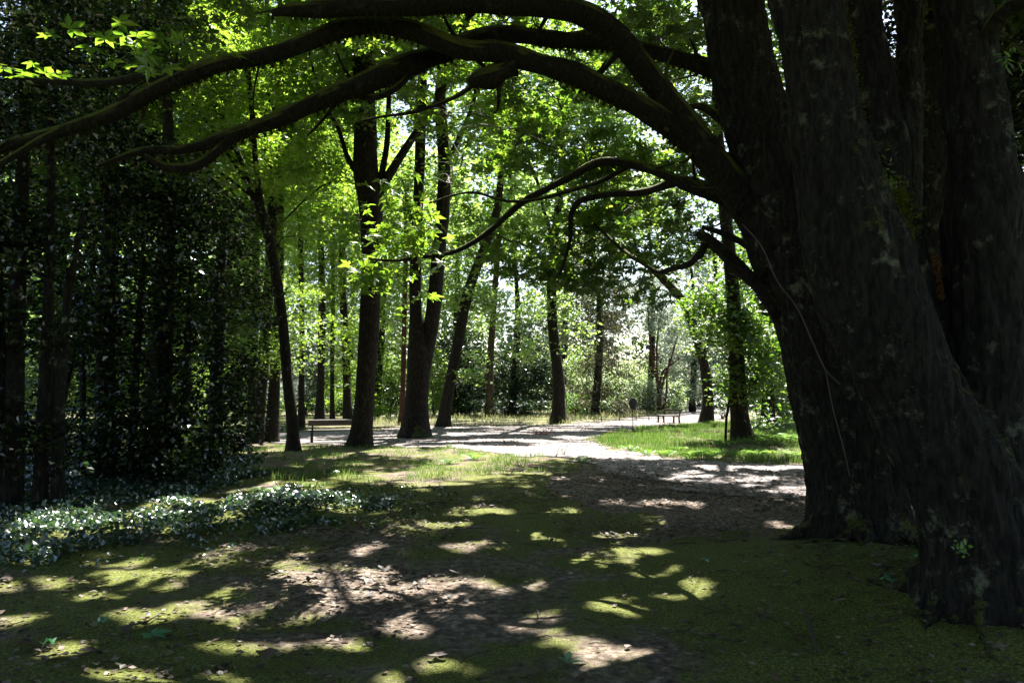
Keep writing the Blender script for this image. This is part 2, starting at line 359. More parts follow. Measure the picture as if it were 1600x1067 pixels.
yp = axis_pts(1.5, 22, .09, 400, 1.05); yn = -axis_pts(-1.4, 0, .5, 60, 1.2)[::-1]; ys = np.r_[yn[yn < 1.4], yp]
X, Y = np.meshgrid(xs, ys); Z = hgt(X.ravel(), Y.ravel())
V = np.c_[X.ravel(), Y.ravel(), Z]
nx = len(xs); i = np.arange(len(ys) - 1)[:, None] * nx; j = np.arange(nx - 1)[None]
Q = np.stack([i + j, i + j + 1, i + nx + j + 1, i + nx + j], -1).reshape(-1, 4)
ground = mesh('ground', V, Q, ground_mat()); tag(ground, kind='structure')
ZG = Z.reshape(len(ys), nx)
def hs(x, y):
    x = np.clip(np.atleast_1d(np.asarray(x, float)), xs[0], xs[-1] - 1e-6); y = np.clip(np.atleast_1d(np.asarray(y, float)), ys[0], ys[-1] - 1e-6)
    a = np.searchsorted(xs, x, side='right') - 1; b = np.searchsorted(ys, y, side='right') - 1
    u = (x - xs[a]) / (xs[a + 1] - xs[a]); v = (y - ys[b]) / (ys[b + 1] - ys[b])
    return (ZG[b, a] * (1 - u) + ZG[b, a + 1] * u) * (1 - v) + (ZG[b + 1, a] * (1 - u) + ZG[b + 1, a + 1] * u) * v
def gz(x, y): return float(hs(x, y)[0])
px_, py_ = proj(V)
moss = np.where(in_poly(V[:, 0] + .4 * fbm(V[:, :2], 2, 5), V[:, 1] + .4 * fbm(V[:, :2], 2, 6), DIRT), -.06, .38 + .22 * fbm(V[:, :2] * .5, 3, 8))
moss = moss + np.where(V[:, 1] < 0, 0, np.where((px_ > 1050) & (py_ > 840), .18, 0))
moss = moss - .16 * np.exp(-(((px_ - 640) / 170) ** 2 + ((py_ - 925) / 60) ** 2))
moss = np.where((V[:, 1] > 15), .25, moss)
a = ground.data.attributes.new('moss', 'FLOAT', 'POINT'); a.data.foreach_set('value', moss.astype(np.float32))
dry = np.clip(1 - np.abs(py_ - 655) / 9, 0, 1) * ((px_ > 560) & (px_ < 960)) * (V[:, 1] > 20) * .9
a = ground.data.attributes.new('dry', 'FLOAT', 'POINT'); a.data.foreach_set('value', dry.astype(np.float32))
# path sheet follows the ground 8 mm above it
pg = [p for p in PATH]; x0, x1 = -20.0, 42.0; st = .11
gx = np.arange(x0, x1, st); gy = np.r_[np.arange(10.5, 46, st), np.arange(46, 130, .35)]
X, Y = np.meshgrid(gx, gy); Xr, Yr = X.ravel(), Y.ravel()
ins = near_path(Xr, Yr).reshape(X.shape)
cell = ins[:-1, :-1] & ins[1:, :-1] & ins[:-1, 1:] & ins[1:, 1:]
n2 = len(gx); ii, jj = np.where(cell); Q = np.c_[ii * n2 + jj, ii * n2 + jj + 1, (ii + 1) * n2 + jj + 1, (ii + 1) * n2 + jj]
used, inv = np.unique(Q.ravel(), return_inverse=True)
Vp = np.c_[Xr[used], Yr[used], hs(Xr[used], Yr[used]) + .016]
path = mesh('path', Vp, inv.reshape(-1, 4), path_mat()); tag(path, kind='structure')

# ------------------------------------------------------------------ tree machinery
NL = [0]
def clumps(center, rad, species, size, shape, lad, rc=.55, flat=.4, noise=-.15, seed=0, axdir=None, lit=True, up=1.2, droop=.25, nfreq=.45, zmin=.15, maxn=90000):
    """leaf clumps through an ellipsoid; returns leaf base points and clump centres"""
    rng = np.random.default_rng(seed + 1000)
    area = size * size * sum(k[1] * k[2] for k in SHAPES[shape]) * .93
    vol = 4.19 * rad[0] * rad[1] * rad[2]
    n = int(min(maxn, lad * vol / area)); per = max(8, int(rc * rc * 1.6 / area * .55)); K = max(2, n // per)
    c = rng.normal(size=(K * 4, 3)); c = unit(c) * (rng.random((K * 4, 1)) ** (1 / 2.6)) * np.array(rad) + np.array(center)
    c = c[fbm(c * nfreq, 2, seed) > noise + rng.uniform(-.25, .25, len(c))][:K]
    if len(c) < 2: return np.zeros((0, 3)), c
    k = rng.integers(0, len(c), n)
    csz = rng.uniform(.6, 1.3, len(c))
    off = rng.normal(size=(n, 3)) * np.array([.55, .55, .55 * flat]) * rc * csz[k][:, None]
    off[:, 2] -= .12 * (off[:, 0] ** 2 + off[:, 1] ** 2)
    p = c[k] + off
    p = p[p[:, 2] > zmin]
    if lit: p = p[keep_leaf(p) & keep_shaft(p)]
    return p, c
class Tree:
    """An Empty at the base; trunk, limbs and crown are its children"""
    def __init__(s, name, label, cat, base, group=None):
        s.base = np.array([base[0], base[1], gz(base[0], base[1])]); s.t = thing(name, label, cat, s.base, group)
        s.ax = []; s.leaf = {}; s.tw = MB(); s.seed = len(COL.objects) * 7 + 3
        s.rng = np.random.default_rng(s.seed)
    def axis(s, S): s.ax.append(S[::2]); return S
    def blob(s, center, rad, species='maple', size=.13, shape='maple3', lad=.6, twigs=10, tr=.012, local=False, **k):
        s.seed += 13
        p, c = clumps(center, rad, species, size, shape, lad, seed=s.seed, **k)
        up, droop = k.get('up', 1.2), k.get('droop', .25)
        if len(p):
            s.leaf.setdefault(species, []).append(leaf_vq(p, size, shape, up, droop, s.rng)); NL[0] += len(p)
        if local and len(c) > 2:
            A = np.concatenate(s.ax); cc = c.mean(0); b = A[np.argmin(np.linalg.norm(A[:, :3] - cc, axis=1))][:3]
            a = unit((b - cc)[None])[0] * np.array([1, 1, .35]); h0 = cc + a * min(rad[0] * 1.5, .6 * np.linalg.norm(b - cc)); h1 = cc - a * rad[0] * 1.1 - [0, 0, .12]
            Mn = spline(np.array([[*h0, .011], [*(cc + s.rng.normal(size=3) * .06 + [0, 0, .05]), .008], [*h1, .003]]), 14); Mn[:, :3] += s.rng.normal(size=(14, 3)) * .012
            add_tube(s.tw, Mn, seg=5, bump=0, cap=False)
            for q in c[:9]:
                w = Mn[max(0, np.argmin(np.linalg.norm(Mn[:, :3] - q, axis=1)) - 3)]; m_ = (w[:3] + q) / 2 + [0, 0, .05] + s.rng.normal(size=3) * .03
                add_tube(s.tw, spline(np.array([[*w[:3], .005], [*m_, .004], [*q, .0015]]), 5), seg=3, bump=0, cap=False)
        elif s.ax and twigs and len(c):
            A = np.concatenate(s.ax)
            for q in c[s.rng.permutation(len(c))[:twigs]]:
                hd = np.linalg.norm(A[:, :2] - q[:2], axis=1)
                d = hd * .6 + np.abs(A[:, 2] - (q[2] - s.rng.uniform(.35, .95) * hd))
                b = A[np.argmin(d)]; v = q - b[:3]; Ld = np.linalg.norm(v)
                if Ld > 7: continue
                mid = b[:3] + v * .5 + np.array([0, 0, .12 * Ld]) + s.rng.normal(size=3) * .07 * Ld
                m2 = b[:3] + v * .78 + np.array([0, 0, .06 * Ld]) + s.rng.normal(size=3) * .05 * Ld
                r0 = min(b[3] * .6, tr * (1 + .5 * Ld))
                S = spline(np.array([[*b[:3], r0], [*mid, r0 * .7], [*m2, r0 * .5], [*q, r0 * .2]]), 7)
                if not keep_leaf(S[:, :3]).all(): continue
                add_tube(s.tw, S, seg=4, bump=0, cap=False)
                for _ in range(2):
                    w = q + s.rng.normal(size=3) * np.array([.5, .5, .15]) - np.array([0, 0, .05])
                    add_tube(s.tw, spline(np.array([[*m2, r0 * .4], [*((m2 + w) / 2 + [0, 0, .05]), r0 * .3], [*w, r0 * .12]]), 4), seg=3, bump=0, cap=False)
    def pblob(s, px, py, rx, ry, d, dr=None, **k):
        c = P(px, py, d); sc = d / F
        s.blob(c, (rx * sc, dr or max(rx, ry) * sc, ry * sc), **k)
    def leaves(s, sp, V, Q): s.leaf.setdefault(sp, []).append((V, Q))
    def finish(s, crown='crown'):
        for i, (sp, L) in enumerate(s.leaf.items()):
            mb = MB()
            for V, Q in L: mb.add(V, Q)
            mb.build(crown, M[sp], s.t, smooth=False)
        if getattr(s, 'tmb', None):
            if s.tw.n:
                for v in s.tw.v: pass
                mb = s.tmb; off = mb.n
                mb.v += s.tw.v; mb.n += s.tw.n
                for kk, a in s.tw.q.items(): mb.q.setdefault(kk, []).extend([x + off for x in a])
            s.tmb.build('trunk', s.tmat, s.t)
        elif s.tw.n: s.tw.build('twigs', M['twig'], s.t)
def px_axis(pts, d0, H=None, basez=None):
    """pts rows px,py,width[,depth] -> samples with radius, continued upward to height H"""
    R = []
    for q in pts:
        d = q[3] if len(q) > 3 else d0
        p = P(q[0], q[1], d); R.append([*p, q[2] * d / F / 2])
    R = np.array(R)
    if basez is not None: R[0, 2] = basez
    if H:
        v = R[-1, :3] - R[-2, :3]; v = v / max(np.linalg.norm(v), 1e-6); v = v * np.array([.5, .5, 1]); z = R[-1, 2]; n = 0
        while z < H and n < 6:
            st = (H - R[-1, 2]) / 3 if n == 0 else st0
            st0 = st; l = R[-1]; q = [*(l[:3] + v * st + np.array([.15 * math.sin(n * 2 + l[0]), .1, 0])), l[3] * .72]; R = np.vstack([R, q]); z = q[2]; n += 1
    return R
def nsamp(R, per=.18, lo=12, hi=90): return int(np.clip(np.linalg.norm(np.diff(R[:, :3], axis=0), axis=1).sum() / per, lo, hi))

# ------------------------------------------------------------------ the two great leaning trees on the right
def fused(name, tubes, matr, parent, voxel=.03, amp=.03):
    mb = MB()
    for S, k in tubes: add_tube(mb, S, **k)
    o = mb.build(name, matr, None)
    r = o.modifiers.new('r', 'REMESH'); r.mode = 'VOXEL'; r.voxel_size = voxel
    sm = o.modifiers.new('s', 'SMOOTH'); sm.factor = .6; sm.iterations = 5
    dg = bpy.context.evaluated_depsgraph_get(); me = bpy.data.meshes.new_from_object(o.evaluated_get(dg))
    o.modifiers.clear(); o.data = me; me.materials.clear(); me.materials.append(matr)
    n = len(me.vertices); co = np.zeros(n * 3, np.float32); me.vertices.foreach_get('co', co); co = co.reshape(-1, 3).astype(float)
    no = np.zeros(n * 3, np.float32); me.vertices.foreach_get('normal', no); no = no.reshape(-1, 3)
    q = fbm(co * np.array([4, 4, 1.1]), 3, 4) * .8 - np.abs(fbm(co * np.array([11, 11, 2.2]), 3, 9)) * .9 + fbm(co * np.array([30, 30, 14]), 2, 19) * .22 + np.clip(fbm(co * 2.2, 2, 14) - .4, 0, 1) * 1.8
    co = co + no * (amp * q)[:, None] - np.array(parent.location)
    me.vertices.foreach_set('co', co.astype(np.float32).ravel()); me.polygons.foreach_set('use_smooth', np.ones(len(me.polygons), bool)); me.update()
    o.parent = parent; return o
def limb(tree, pts, d0, name='limb', seg=14, seed=0, matn='limb', bump=.16, fuzz=0, kn=.5, hang=.12):
    R = px_axis(pts, d0); R[:, 3] *= .87; S = spline(R, nsamp(R, .07, 14, 160)); S[:, 3] = np.maximum(S[:, 3], .004)
    w = np.clip(S[:, 3] * 3, 0, .055)
    S[:, 0] += w * vnoise(S[:, :3] * 2.0, seed); S[:, 2] += w * vnoise(S[:, :3] * 2.0, seed + 3)
    mb = MB(); add_tube(mb, S, seg=seg, bump=bump, bscale=1.6, seed=seed, kn=kn); 
    for q_ in range(int(len(S) * .14) if seg > 9 else 0):
        i0 = tree.rng.integers(4, len(S) - 2); r0 = S[i0, 3]; dv = unit(tree.rng.normal(size=(1, 3)) * [1, .5, 1])[0]; ln = tree.rng.uniform(.08, .45); rr = r0 * tree.rng.uniform(.08, .3)
        e1 = S[i0, :3] + dv * (r0 + ln * .5) + tree.rng.normal(size=3) * .03; e2 = e1 + dv * ln * .5 + tree.rng.normal(size=3) * .06 + [0, 0, .03]
        add_tube(mb, spline(np.array([[*S[i0, :3], rr * 1.3], [*e1, rr * .8], [*e2, rr * .35]]), 7), seg=6, bump=.2)
    mb.build(name, M[matn], tree.t); tree.axis(S)
    if fuzz:
        rng = np.random.default_rng(seed + 5); L = np.linalg.norm(np.diff(S[:, :3], axis=0), axis=1).sum(); n = int(L * fuzz * 4); hang = hang * .55
        k = rng.integers(0, len(S), n); m = vnoise(S[k, :3] * 3.0, seed + 8) > -.3; k = k[m]; n = len(k)
        th = rng.uniform(0, 2 * math.pi, n); T = unit(np.gradient(S[:, :3], axis=0))[k]
        D = unit(np.c_[np.cos(th), np.zeros(n), np.sin(th)]); D = unit(D - T * (D * T).sum(1, keepdims=True))
        C = S[k, :3] + D * S[k, 3:4] * .92; hang = hang * np.where(D[:, 2] > 0, .3, 1.0)
        ax = D * .6 + np.array([0, 0, -1.0]) * np.where(D[:, 2:3] < .2, 1.0, .15)
        Vq = leaf_vq(C, hang, 'grass', 0, .15, rng, axis=ax * 1.5, nrm=unit(rng.normal(size=(n, 3)) * .6 + np.array([0, -1, 0])))
        Vw = Vq[0].reshape(-1, 4, 3); Vw[:, [1, 3]] = Vw[:, [2]] * .5 + Vw[:, [0]] * .5 + (Vw[:, [1, 3]] - (Vw[:, [2]] * .5 + Vw[:, [0]] * .5)) * 1.6
        tree.leaves('mossfuzz', Vw.reshape(-1, 3), Vq[1])
    return S
dA, dB = G(1545, 985)[1], G(1352, 868)[1]
A = Tree('leaning_tree', 'nearest huge mossy tree at right edge, several stems rising from one wide flared base', 'tree', G(1545, 985)[:2])
def ax(pts, d, basez=None, H=None): 
    R = px_axis(pts, d, H, basez); return spline(R, nsamp(R, .1, 20, 120))
a1 = ax([(1535,990,185),(1530,880,165),(1500,750,160),(1432,620,150),(1365,480,150),(1322,340,142),(1292,200,112),(1278,100,98),(1256,0,108),(1230,-120,95),(1200,-300,80)], dA, -.12)
a2 = ax([(1560,990,175),(1560,880,150),(1552,750,135),(1545,600,112),(1540,450,106),(1537,300,104),(1522,150,82),(1500,0,80),(1480,-150,70),(1460,-330,55)], dA + .12, -.12)
a3 = ax([(1450,560,60,dA+.25),(1410,400,80,dA+.35),(1376,260,78,dA+.4),(1356,120,70,dA+.45),(1346,0,62,dA+.5),(1335,-150,60,dA+.5),(1320,-300,50,dA+.5)], dA)
a4 = ax([(1590,990,120),(1620,850,110),(1640,650,100),(1650,400,90),(1670,100,80),(1690,-200,60)], dA + .3, -.12)
def roots(c, r0, n, seed, L0=.9, a0=0, a1_=6.28):
    r_ = np.random.default_rng(seed); out = []
    for k in range(n):
        a = a0 + (a1_ - a0) * (k + r_.uniform(.1, .9)) / n; ln = L0 * r_.uniform(.6, 1.25); R = []; bend = r_.normal() * .5; rr = r_.uniform(.6, 1.1)
        for t in np.linspace(0, 1, 8):
            b = a + bend * t * t; d = r0 * .35 + t * ln; x, y = c[0] + math.cos(b) * d, c[1] + math.sin(b) * d
            R.append([x, y, gz(x, y) + .42 * (1 - t) ** 4 * 1.1 - .035 * t + .012, (.13 * (1 - t) ** 1.3 + .016) * rr])
        out.append((np.array(R), dict(seg=10, bump=.25, seed=seed + k)))
    return [(spline(R, 26), k) for R, k in out]
fused('trunk', roots(G(1545, 985), .4, 8, 3, .75) + [(a1, dict(seg=20, bump=.1, flare=.8, flareh=.26, seed=1)), (a2, dict(seg=20, bump=.1, flare=.8, flareh=.26, seed=2)), (a3, dict(seg=14, bump=.08)), (a4, dict(seg=14, bump=.08, flare=.4))], M['bark'], A.t, .022, .034)
for s_ in (a1, a2, a3, a4): A.axis(s_)
B = Tree('leaning_tree', 'second great leaning tree, behind the nearest, its long mossy limbs arching left', 'tree', G(1352, 868)[:2])
b1 = ax([(1352,880,165),(1350,800,150),(1335,700,150),(1304,580,148),(1268,450,140),(1228,330,138),(1192,220,118),(1165,130,112),(1138,0,104),(1115,-120,90),(1090,-300,75)], dB, -.12)
b2 = ax([(1390,880,90),(1395,780,85),(1400,650,80),(1400,500,70),(1410,300,60),(1420,100,50),(1422,-100,44),(1425,-320,36)], dB + .4, -.12)
fused('trunk', roots(G(1352, 872), .5, 9, 8, 1.0) + [(b1, dict(seg=20, bump=.1, flare=.9, flareh=.28, seed=4)), (b2, dict(seg=14, bump=.08, flare=.5, flareh=.3, seed=5))], M['bark'], B.t, .028, .04)
B.axis(b1); B.axis(b2)
D_ = dB
L1 = limb(B, [(1190,350,80,D_),(1125,258,62,D_-.1),(1072,192,52,D_-.2),(1003,103,45,D_-.4),(942,45,42,D_-.6),(862,10,42,D_-.8),(700,2,38,D_-1),(560,8,34,D_-1.2),(460,18,26,D_-1.3),(420,24,12,D_-1.3)], D_, seed=11, fuzz=260, hang=.08)
L2 = limb(B, [(1200,360,60,D_),(1140,285,52,D_-.05),(1090,235,48,D_-.1),(1040,192,44,D_-.2),(950,145,43,D_-.4),(850,108,42,D_-.5),(760,78,38,D_-.6),(650,50,36,D_-.8),(580,44,32,D_-.9),(500,58,34,D_-1),(400,95,30,D_-1.2),(280,124,28,D_-1.4),(180,178,26,D_-1.5),(90,207,22,D_-1.6),(0,235,20,D_-1.6),(-90,290,14,D_-1.7),(-200,330,6,D_-1.8)], D_, seed=21, fuzz=420, hang=.1)
limb(B, [(290,122,22,D_-1.4),(210,126,17,D_-1.35),(130,130,15,D_-1.3),(60,126,9,D_-1.3),(10,112,4,D_-1.3)], D_, 'branch', 10, 23)
limb(B, [(100,205,16,D_-1.6),(60,225,14,D_-1.7),(10,255,12,D_-1.8),(-60,300,5,D_-1.8)], D_, 'branch', 8, 24)
limb(B, [(1170,150,34,D_+.2),(1130,115,34,D_+.25),(1085,98,30,D_+.25),(1030,82,26,D_+.3),(965,70,30,D_+.3),(900,62,32,D_+.2),(800,54,30,D_),(725,66,34,D_-.2),(660,95,40,D_-.3),(590,118,42,D_-.4),(510,146,36,D_-.5),(430,186,30,D_-.6),(362,212,28,D_-.7),(290,228,18,D_-.8),(220,236,14,D_-.9),(150,262,6,D_-1)], D_, seed=31, fuzz=420, hang=.1)
limb(B, [(365,214,24,D_-.7),(338,242,20,D_-.75),(308,264,19,D_-.8),(268,266,15,D_-.85),(232,248,8,D_-.9)], D_, 'branch', 10, 33, fuzz=150, hang=.07)
limb(B, [(800,100,40,D_-.5),(775,112,40,D_-.5),(752,122,34,D_-.5),(735,130,16,D_-.5)], D_, 'burl', 12, 35, bump=.35, fuzz=300, hang=.07)
limb(B, [(740,128,9,D_-.5),(700,150,8,D_-.5),(650,168,7,D_-.4),(600,180,5,D_-.3),(560,190,3,D_-.3)], D_, 'branch', 6, 37)
limb(B, [(660,100,14,D_-.3),(600,150,12,D_-.4),(540,155,9,D_-.4),(480,210,4,D_-.4)], D_, 'branch', 6, 38)
L4 = limb(B, [(1205,420,44,D_),(1170,352,36,D_+.1),(1130,312,28,D_+.2),(1065,284,22,D_+.3),(1000,262,18,D_+.5),(945,258,16,D_+.6),(885,276,14,D_+.8),(840,302,13,D_+.9),(790,338,11,D_+1),(742,370,9,D_+1),(690,397,7,D_+1),(630,405,6,D_+1),(560,402,3,D_+1)], D_, seed=41, fuzz=60, hang=.05)
L5 = limb(B, [(1110,296,20,D_+.2),(1070,284,17,D_+.4),(1010,296,14,D_+.9),(960,302,12,D_+1.2),(915,306,12,D_+1.5),(893,330,10,D_+1.7),(884,380,7,D_+1.8),(872,430,4,D_+1.9)], D_, 'branch', 8, 43)
limb(B, [(985,262,9,D_+.6),(930,290,9,D_+.7),(870,305,7,D_+.8),(800,318,6,D_+.9),(730,305,5,D_+1),(670,320,3,D_+1)], D_, 'branch', 6, 44)
limb(B, [(1215,490,30,D_),(1190,448,26,D_),(1155,412,24,D_+.1),(1120,385,22,D_+.1),(1096,368,20,D_+.15),(1090,364,14,D_+.15)], D_, 'branch', 10, 45)
limb(B, [(1200,415,22,D_),(1165,382,14,D_+.05),(1125,368,12,D_+.1),(1092,360,9,D_+.1)], D_, 'branch', 8, 46)
limb(B, [(1100,375,16,D_+.1),(1088,395,14,D_+.3),(1060,415,10,D_+.8),(1015,422,9,D_+1.4),(965,385,7,D_+2),(930,350,5,D_+2.4)], D_, 'branch', 8, 47)
limb(B, [(1140,195,16,D_+.3),(1110,178,14,D_+.5),(1085,165,12,D_+.6),(1040,172,6,D_+.8)], D_, 'branch', 8, 48)
limb(A, [(1530,80,40,dA),(1552,40,34,dA-.1),(1580,14,30,dA-.2),(1640,0,26,dA-.3),(1760,-20,16,dA-.4)], dA, 'branch', 10, 51, fuzz=200, hang=.06)

# ------------------------------------------------------------------ crowns of the two great trees: maple sprays over the clearing, unseen leaf slabs added above to cast shade
SHAFTS += [(P(x_, y_, dA + z_), r_) for x_, y_, z_, r_ in [(1335,120,0,.2),(1350,200,0,.2),(1378,290,.1,.25),(1400,360,.1,.25),(1470,450,2.5,.5),(1472,520,2.5,.4),(1590,340,.1,.15),(1425,200,1.5,.25)]]
SHAFTS += [(P(645, 375, 8.5), .75), (P(600, 440, 8.4), .5), (P(185, 62, 5.4), .25), (P(40, 112, 5.4), .3), (P(430, 260, 12.5), .5), (P(340, 370, 12), .6), (P(300, 440, 12), .4), (P(375, 480, 12), .35), (P(320, 700, 11.5), .5), (P(510, 662, 25), .9), (P(380, 120, 22), 1.2), (P(330, 60, 20), 1.0), (P(470, 120, 24), 1.0), (P(400, 230, 22), .8), (P(760, 230, 10), .35), (P(870, 150, 10), .35), (P(1000, 340, 10), .35)]
for (px, py, rx, ry, d, lad, sz) in [(640,372,62,42,8.4,1.5,.13),(600,440,48,60,8.5,1.0,.13),(620,330,62,50,8.6,.7,.13),(700,300,70,60,9.5,.6,.12),(690,180,80,60,9.5,.7,.12),
        (800,200,90,70,10,.75,.12),(860,140,100,45,9.5,.6,.12),(900,260,80,60,10.5,.55,.12),(960,370,90,50,10.5,.9,.12),(900,430,70,40,11,.6,.12),(985,450,70,34,10.5,1.0,.12),
        (1010,330,60,50,10,.7,.12),(1060,370,50,50,9,.6,.12),(1040,80,70,50,9,.6,.12),(960,90,70,50,9.5,.5,.12),(1090,250,50,50,9,.5,.12),(560,330,40,50,9,.4,.12),(760,380,70,40,10,.5,.12),
        (1205,90,30,70,9,.8,.12),(1090,330,40,40,8.6,.5,.12)]:
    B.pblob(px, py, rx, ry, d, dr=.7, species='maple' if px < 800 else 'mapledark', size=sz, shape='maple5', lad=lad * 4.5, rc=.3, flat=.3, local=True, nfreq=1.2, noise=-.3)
for (px, py, n_, d) in [(185, 62, 9, 5.4), (302, 78, 8, 5.4), (40, 112, 10, 5.3), (205, 92, 7, 5.4), (235, 62, 5, 5.5), (135, 52, 5, 5.5)]:
    c = P(px, py, d); pp = c + B.rng.normal(size=(n_, 3)) * np.array([.13, .1, .04]); B.leaves('maple', *leaf_vq(pp, .13, 'maple5', 1.5, .2, B.rng))
rs = np.random.default_rng(44)
for k in range(44):
    px, py, d = rs.uniform(590, 1090), rs.uniform(-10, 300), rs.uniform(9.5, 14)
    if k > 34: px, py = rs.uniform(820, 1080), rs.uniform(320, 450)
    if k % 2: SHAFTS.append((P(px, py, d), .45 if px < 860 else .3))
    B.pblob(px, py, rs.uniform(45, 85), rs.uniform(16, 32), d, dr=.6, species='maple' if rs.random() < .75 else 'mapledark', size=.12, shape='maple5', lad=4.5, rc=.35, flat=.22, local=True, nfreq=1.2, noise=-.4)
def shade_canopy(tree, x0, x1, y0, y1, n, size, species='mapledark', lift=(1.2, 5.0), seed=1, slope=.575):  # leaf slab out of view, added and carved to shape shade and sun flecks
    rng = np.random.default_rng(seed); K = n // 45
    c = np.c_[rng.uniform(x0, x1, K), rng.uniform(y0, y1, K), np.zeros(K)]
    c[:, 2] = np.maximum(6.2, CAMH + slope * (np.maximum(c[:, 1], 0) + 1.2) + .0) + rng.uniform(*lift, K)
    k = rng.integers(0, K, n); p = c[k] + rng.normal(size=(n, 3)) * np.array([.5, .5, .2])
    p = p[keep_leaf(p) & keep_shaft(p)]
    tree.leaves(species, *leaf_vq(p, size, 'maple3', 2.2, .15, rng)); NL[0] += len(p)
    A_ = np.concatenate(tree.ax); A_ = A_[A_[:, 2] > 5.6]
    for q in c[rng.permutation(K)[:120]]:
        b = A_[np.argmin(np.linalg.norm((A_[:, :3] - q) * np.array([1, 1, .6]), axis=1) + np.maximum(A_[:, 2] - q[2] + 1, 0) * 2)]
        mid = (b[:3] + q) / 2 + [0, 0, .6]; Ld = np.linalg.norm(q - b[:3]); r0 = min(b[3] * .5, .006 * Ld)
        S = spline(np.array([[*b[:3], r0], [*mid, r0 * .7], [*q, r0 * .2]]), 24)
        if keep_leaf(S[:, :3]).mean() > .9: add_tube(tree.tw, S, seg=5, bump=0, cap=False)
shade_canopy(B, -11, 7, 2.5, 20, 105000, .15, seed=3)
shade_canopy(B, -8, 7, 19.5, 25.5, 55000, .15, seed=4)
shade_canopy(A, -1, 13, -2, 22, 90000, .15, seed=5)
shade_canopy(A, -10, 10, -10, 3, 30000, .26, seed=6)  # unseen slab added over and behind the camera to block skylight
A.finish(); B.finish()

# ------------------------------------------------------------------ helper for the trees of the middle distance
def stand(name, label, pts, by, H, stems=(), blobs=(), species='maple', size=.13, shape='maple3', lad=.55, bark='bark2', top=True, topr=(4.4, 4.2, 3.6), cat='tree', group=None, flare=.55, seg=12, tops=None, twigs=14, bump=.07):
    g = G(pts[0][0], by); d = g[1]
    T = Tree(name, label, cat, g[:2], group)
    ws = .84 if bark != 'bark' else 1
    mb = MB(); R = px_axis(pts, d, H, T.base[2] - .08); R[:, 3] *= ws; S = spline(R, nsamp(R)); add_tube(mb, S, seg=seg, bump=bump, flare=flare, flareh=.32, seed=T.seed, kn=.3); T.axis(S)
    for sp in stems:
        R2 = px_axis(sp, d, H * .9); R2[:, 3] *= ws; S2 = spline(R2, nsamp(R2)); add_tube(mb, S2, seg=max(6, seg - 4), bump=bump, seed=T.seed + 1); T.axis(S2)
    T.tmb, T.tmat = mb, M[bark]
    for b in blobs:
        px, py, rx, ry = b[:4]; kw = dict(species=species, size=size, shape=shape, lad=lad * (1.25 if 740 < pts[0][0] < 1120 else 1), twigs=twigs // (2 if d > 30 else 1), tr=.007); kw.update(b[4] if len(b) > 4 else {}); kw['lad'] *= 1.65; dd = kw.pop('dd', 0)
        T.pblob(px, py, rx, ry, d + dd, **kw)
    if top:
        c = tops or S[int(len(S) * .8), :3]
        T.blob((c[0], c[1], H * .8), topr, species=species, size=size * 1.35, shape=shape, lad=lad * 1.3, twigs=twigs, rc=.7)
    return T
PIN = dict(species='ash', shape='pinnate', size=.2)
def S_(*a, **k):
    t = stand(*a, **k); t.finish(); return t
MT = 'tree'
S_('broadleaf_tree', 'slim dark trunk partly hidden by the evergreen mass, leftmost of the open row', [(393,690,20),(394,640,17),(396,560,15),(400,460,14),(398,350,13),(392,230,12)], 690, 14,
   blobs=[(350,80,70,110,dict(lad=.5)),(330,200,60,60,dict(lad=.4))], size=.12, species='maple')
S_('broadleaf_tree', 'straight dark trunk between the leftmost slim one and the bent one', [(423,689,30),(427,640,23),(431,560,19),(436,440,17),(437,300,16),(438,180,16),(440,90,15)], 689, 17,
   blobs=[(430,330,45,60,dict(lad=.5)),(450,130,80,90,dict(lad=.55)),(380,40,80,80)], species='ash', shape='pinnate', size=.2)
S_('broadleaf_tree', 'bent dark trunk curving up left, just left of the near bench', [(458,704,24),(456,650,21),(450,600,20),(441,500,19),(426,400,19),(408,330,18),(378,262,17),(352,205,15)], 704, 13,
   stems=[[(410,335,12),(400,260,11),(394,180,10),(385,90,9)]], blobs=[(340,130,80,80,dict(lad=.45)),(300,30,90,80,dict(lad=.5)),(395,250,40,60,dict(lad=.35))], species='ash', shape='pinnate', size=.18)
S_('broadleaf_tree', 'far thin trunk right behind the bent one', [(471,672,14),(471,600,11),(472,520,10),(470,400,9),(468,250,8)], 672, 15,
   blobs=[(470,400,30,55,dict(lad=.8)),(480,300,40,50)], species='ash', shape='pinnate', size=.24)
S_('ash_tree', 'tall slender trunk forking twice behind the backrest of the near bench', [(499,662,20),(501,600,14),(503,500,13),(502,400,12),(500,310,11),(492,200,9),(486,90,8)], 662, 20,
   stems=[[(501,380,8),(508,330,8),(512,250,7),(514,150,6)],[(501,340,6),(487,280,5),(478,220,4)]], blobs=[(505,420,50,60,dict(lad=.9)),(500,330,50,50,dict(lad=.6)),(520,190,60,80,dict(lad=.4))], species='ash', shape='pinnate', size=.26)
S_('ash_tree', 'thinnest straight trunk between two slender ones behind the near bench', [(519,660,10),(519,600,8),(520,480,8),(520,360,7),(522,240,6)], 660, 16,
   blobs=[(525,500,30,55,dict(lad=.5)),(525,310,40,60)], species='ash', shape='pinnate', size=.24)
S_('ash_tree', 'slender trunk with crooked fork just left of the big straight trunk', [(543,659,18),(542,600,15),(538,500,14),(534,410,13),(536,330,11),(527,270,9),(515,210,8),(510,140,7)], 659, 19,
   stems=[[(536,335,8),(545,280,8),(549,230,7),(548,140,6)]], blobs=[(545,300,50,60,dict(lad=.5)),(560,180,60,70,dict(lad=.45)),(480,500,32,35,dict(lad=.9)),(545,560,30,60,dict(lad=.7))], species='ash', shape='pinnate', size=.26)
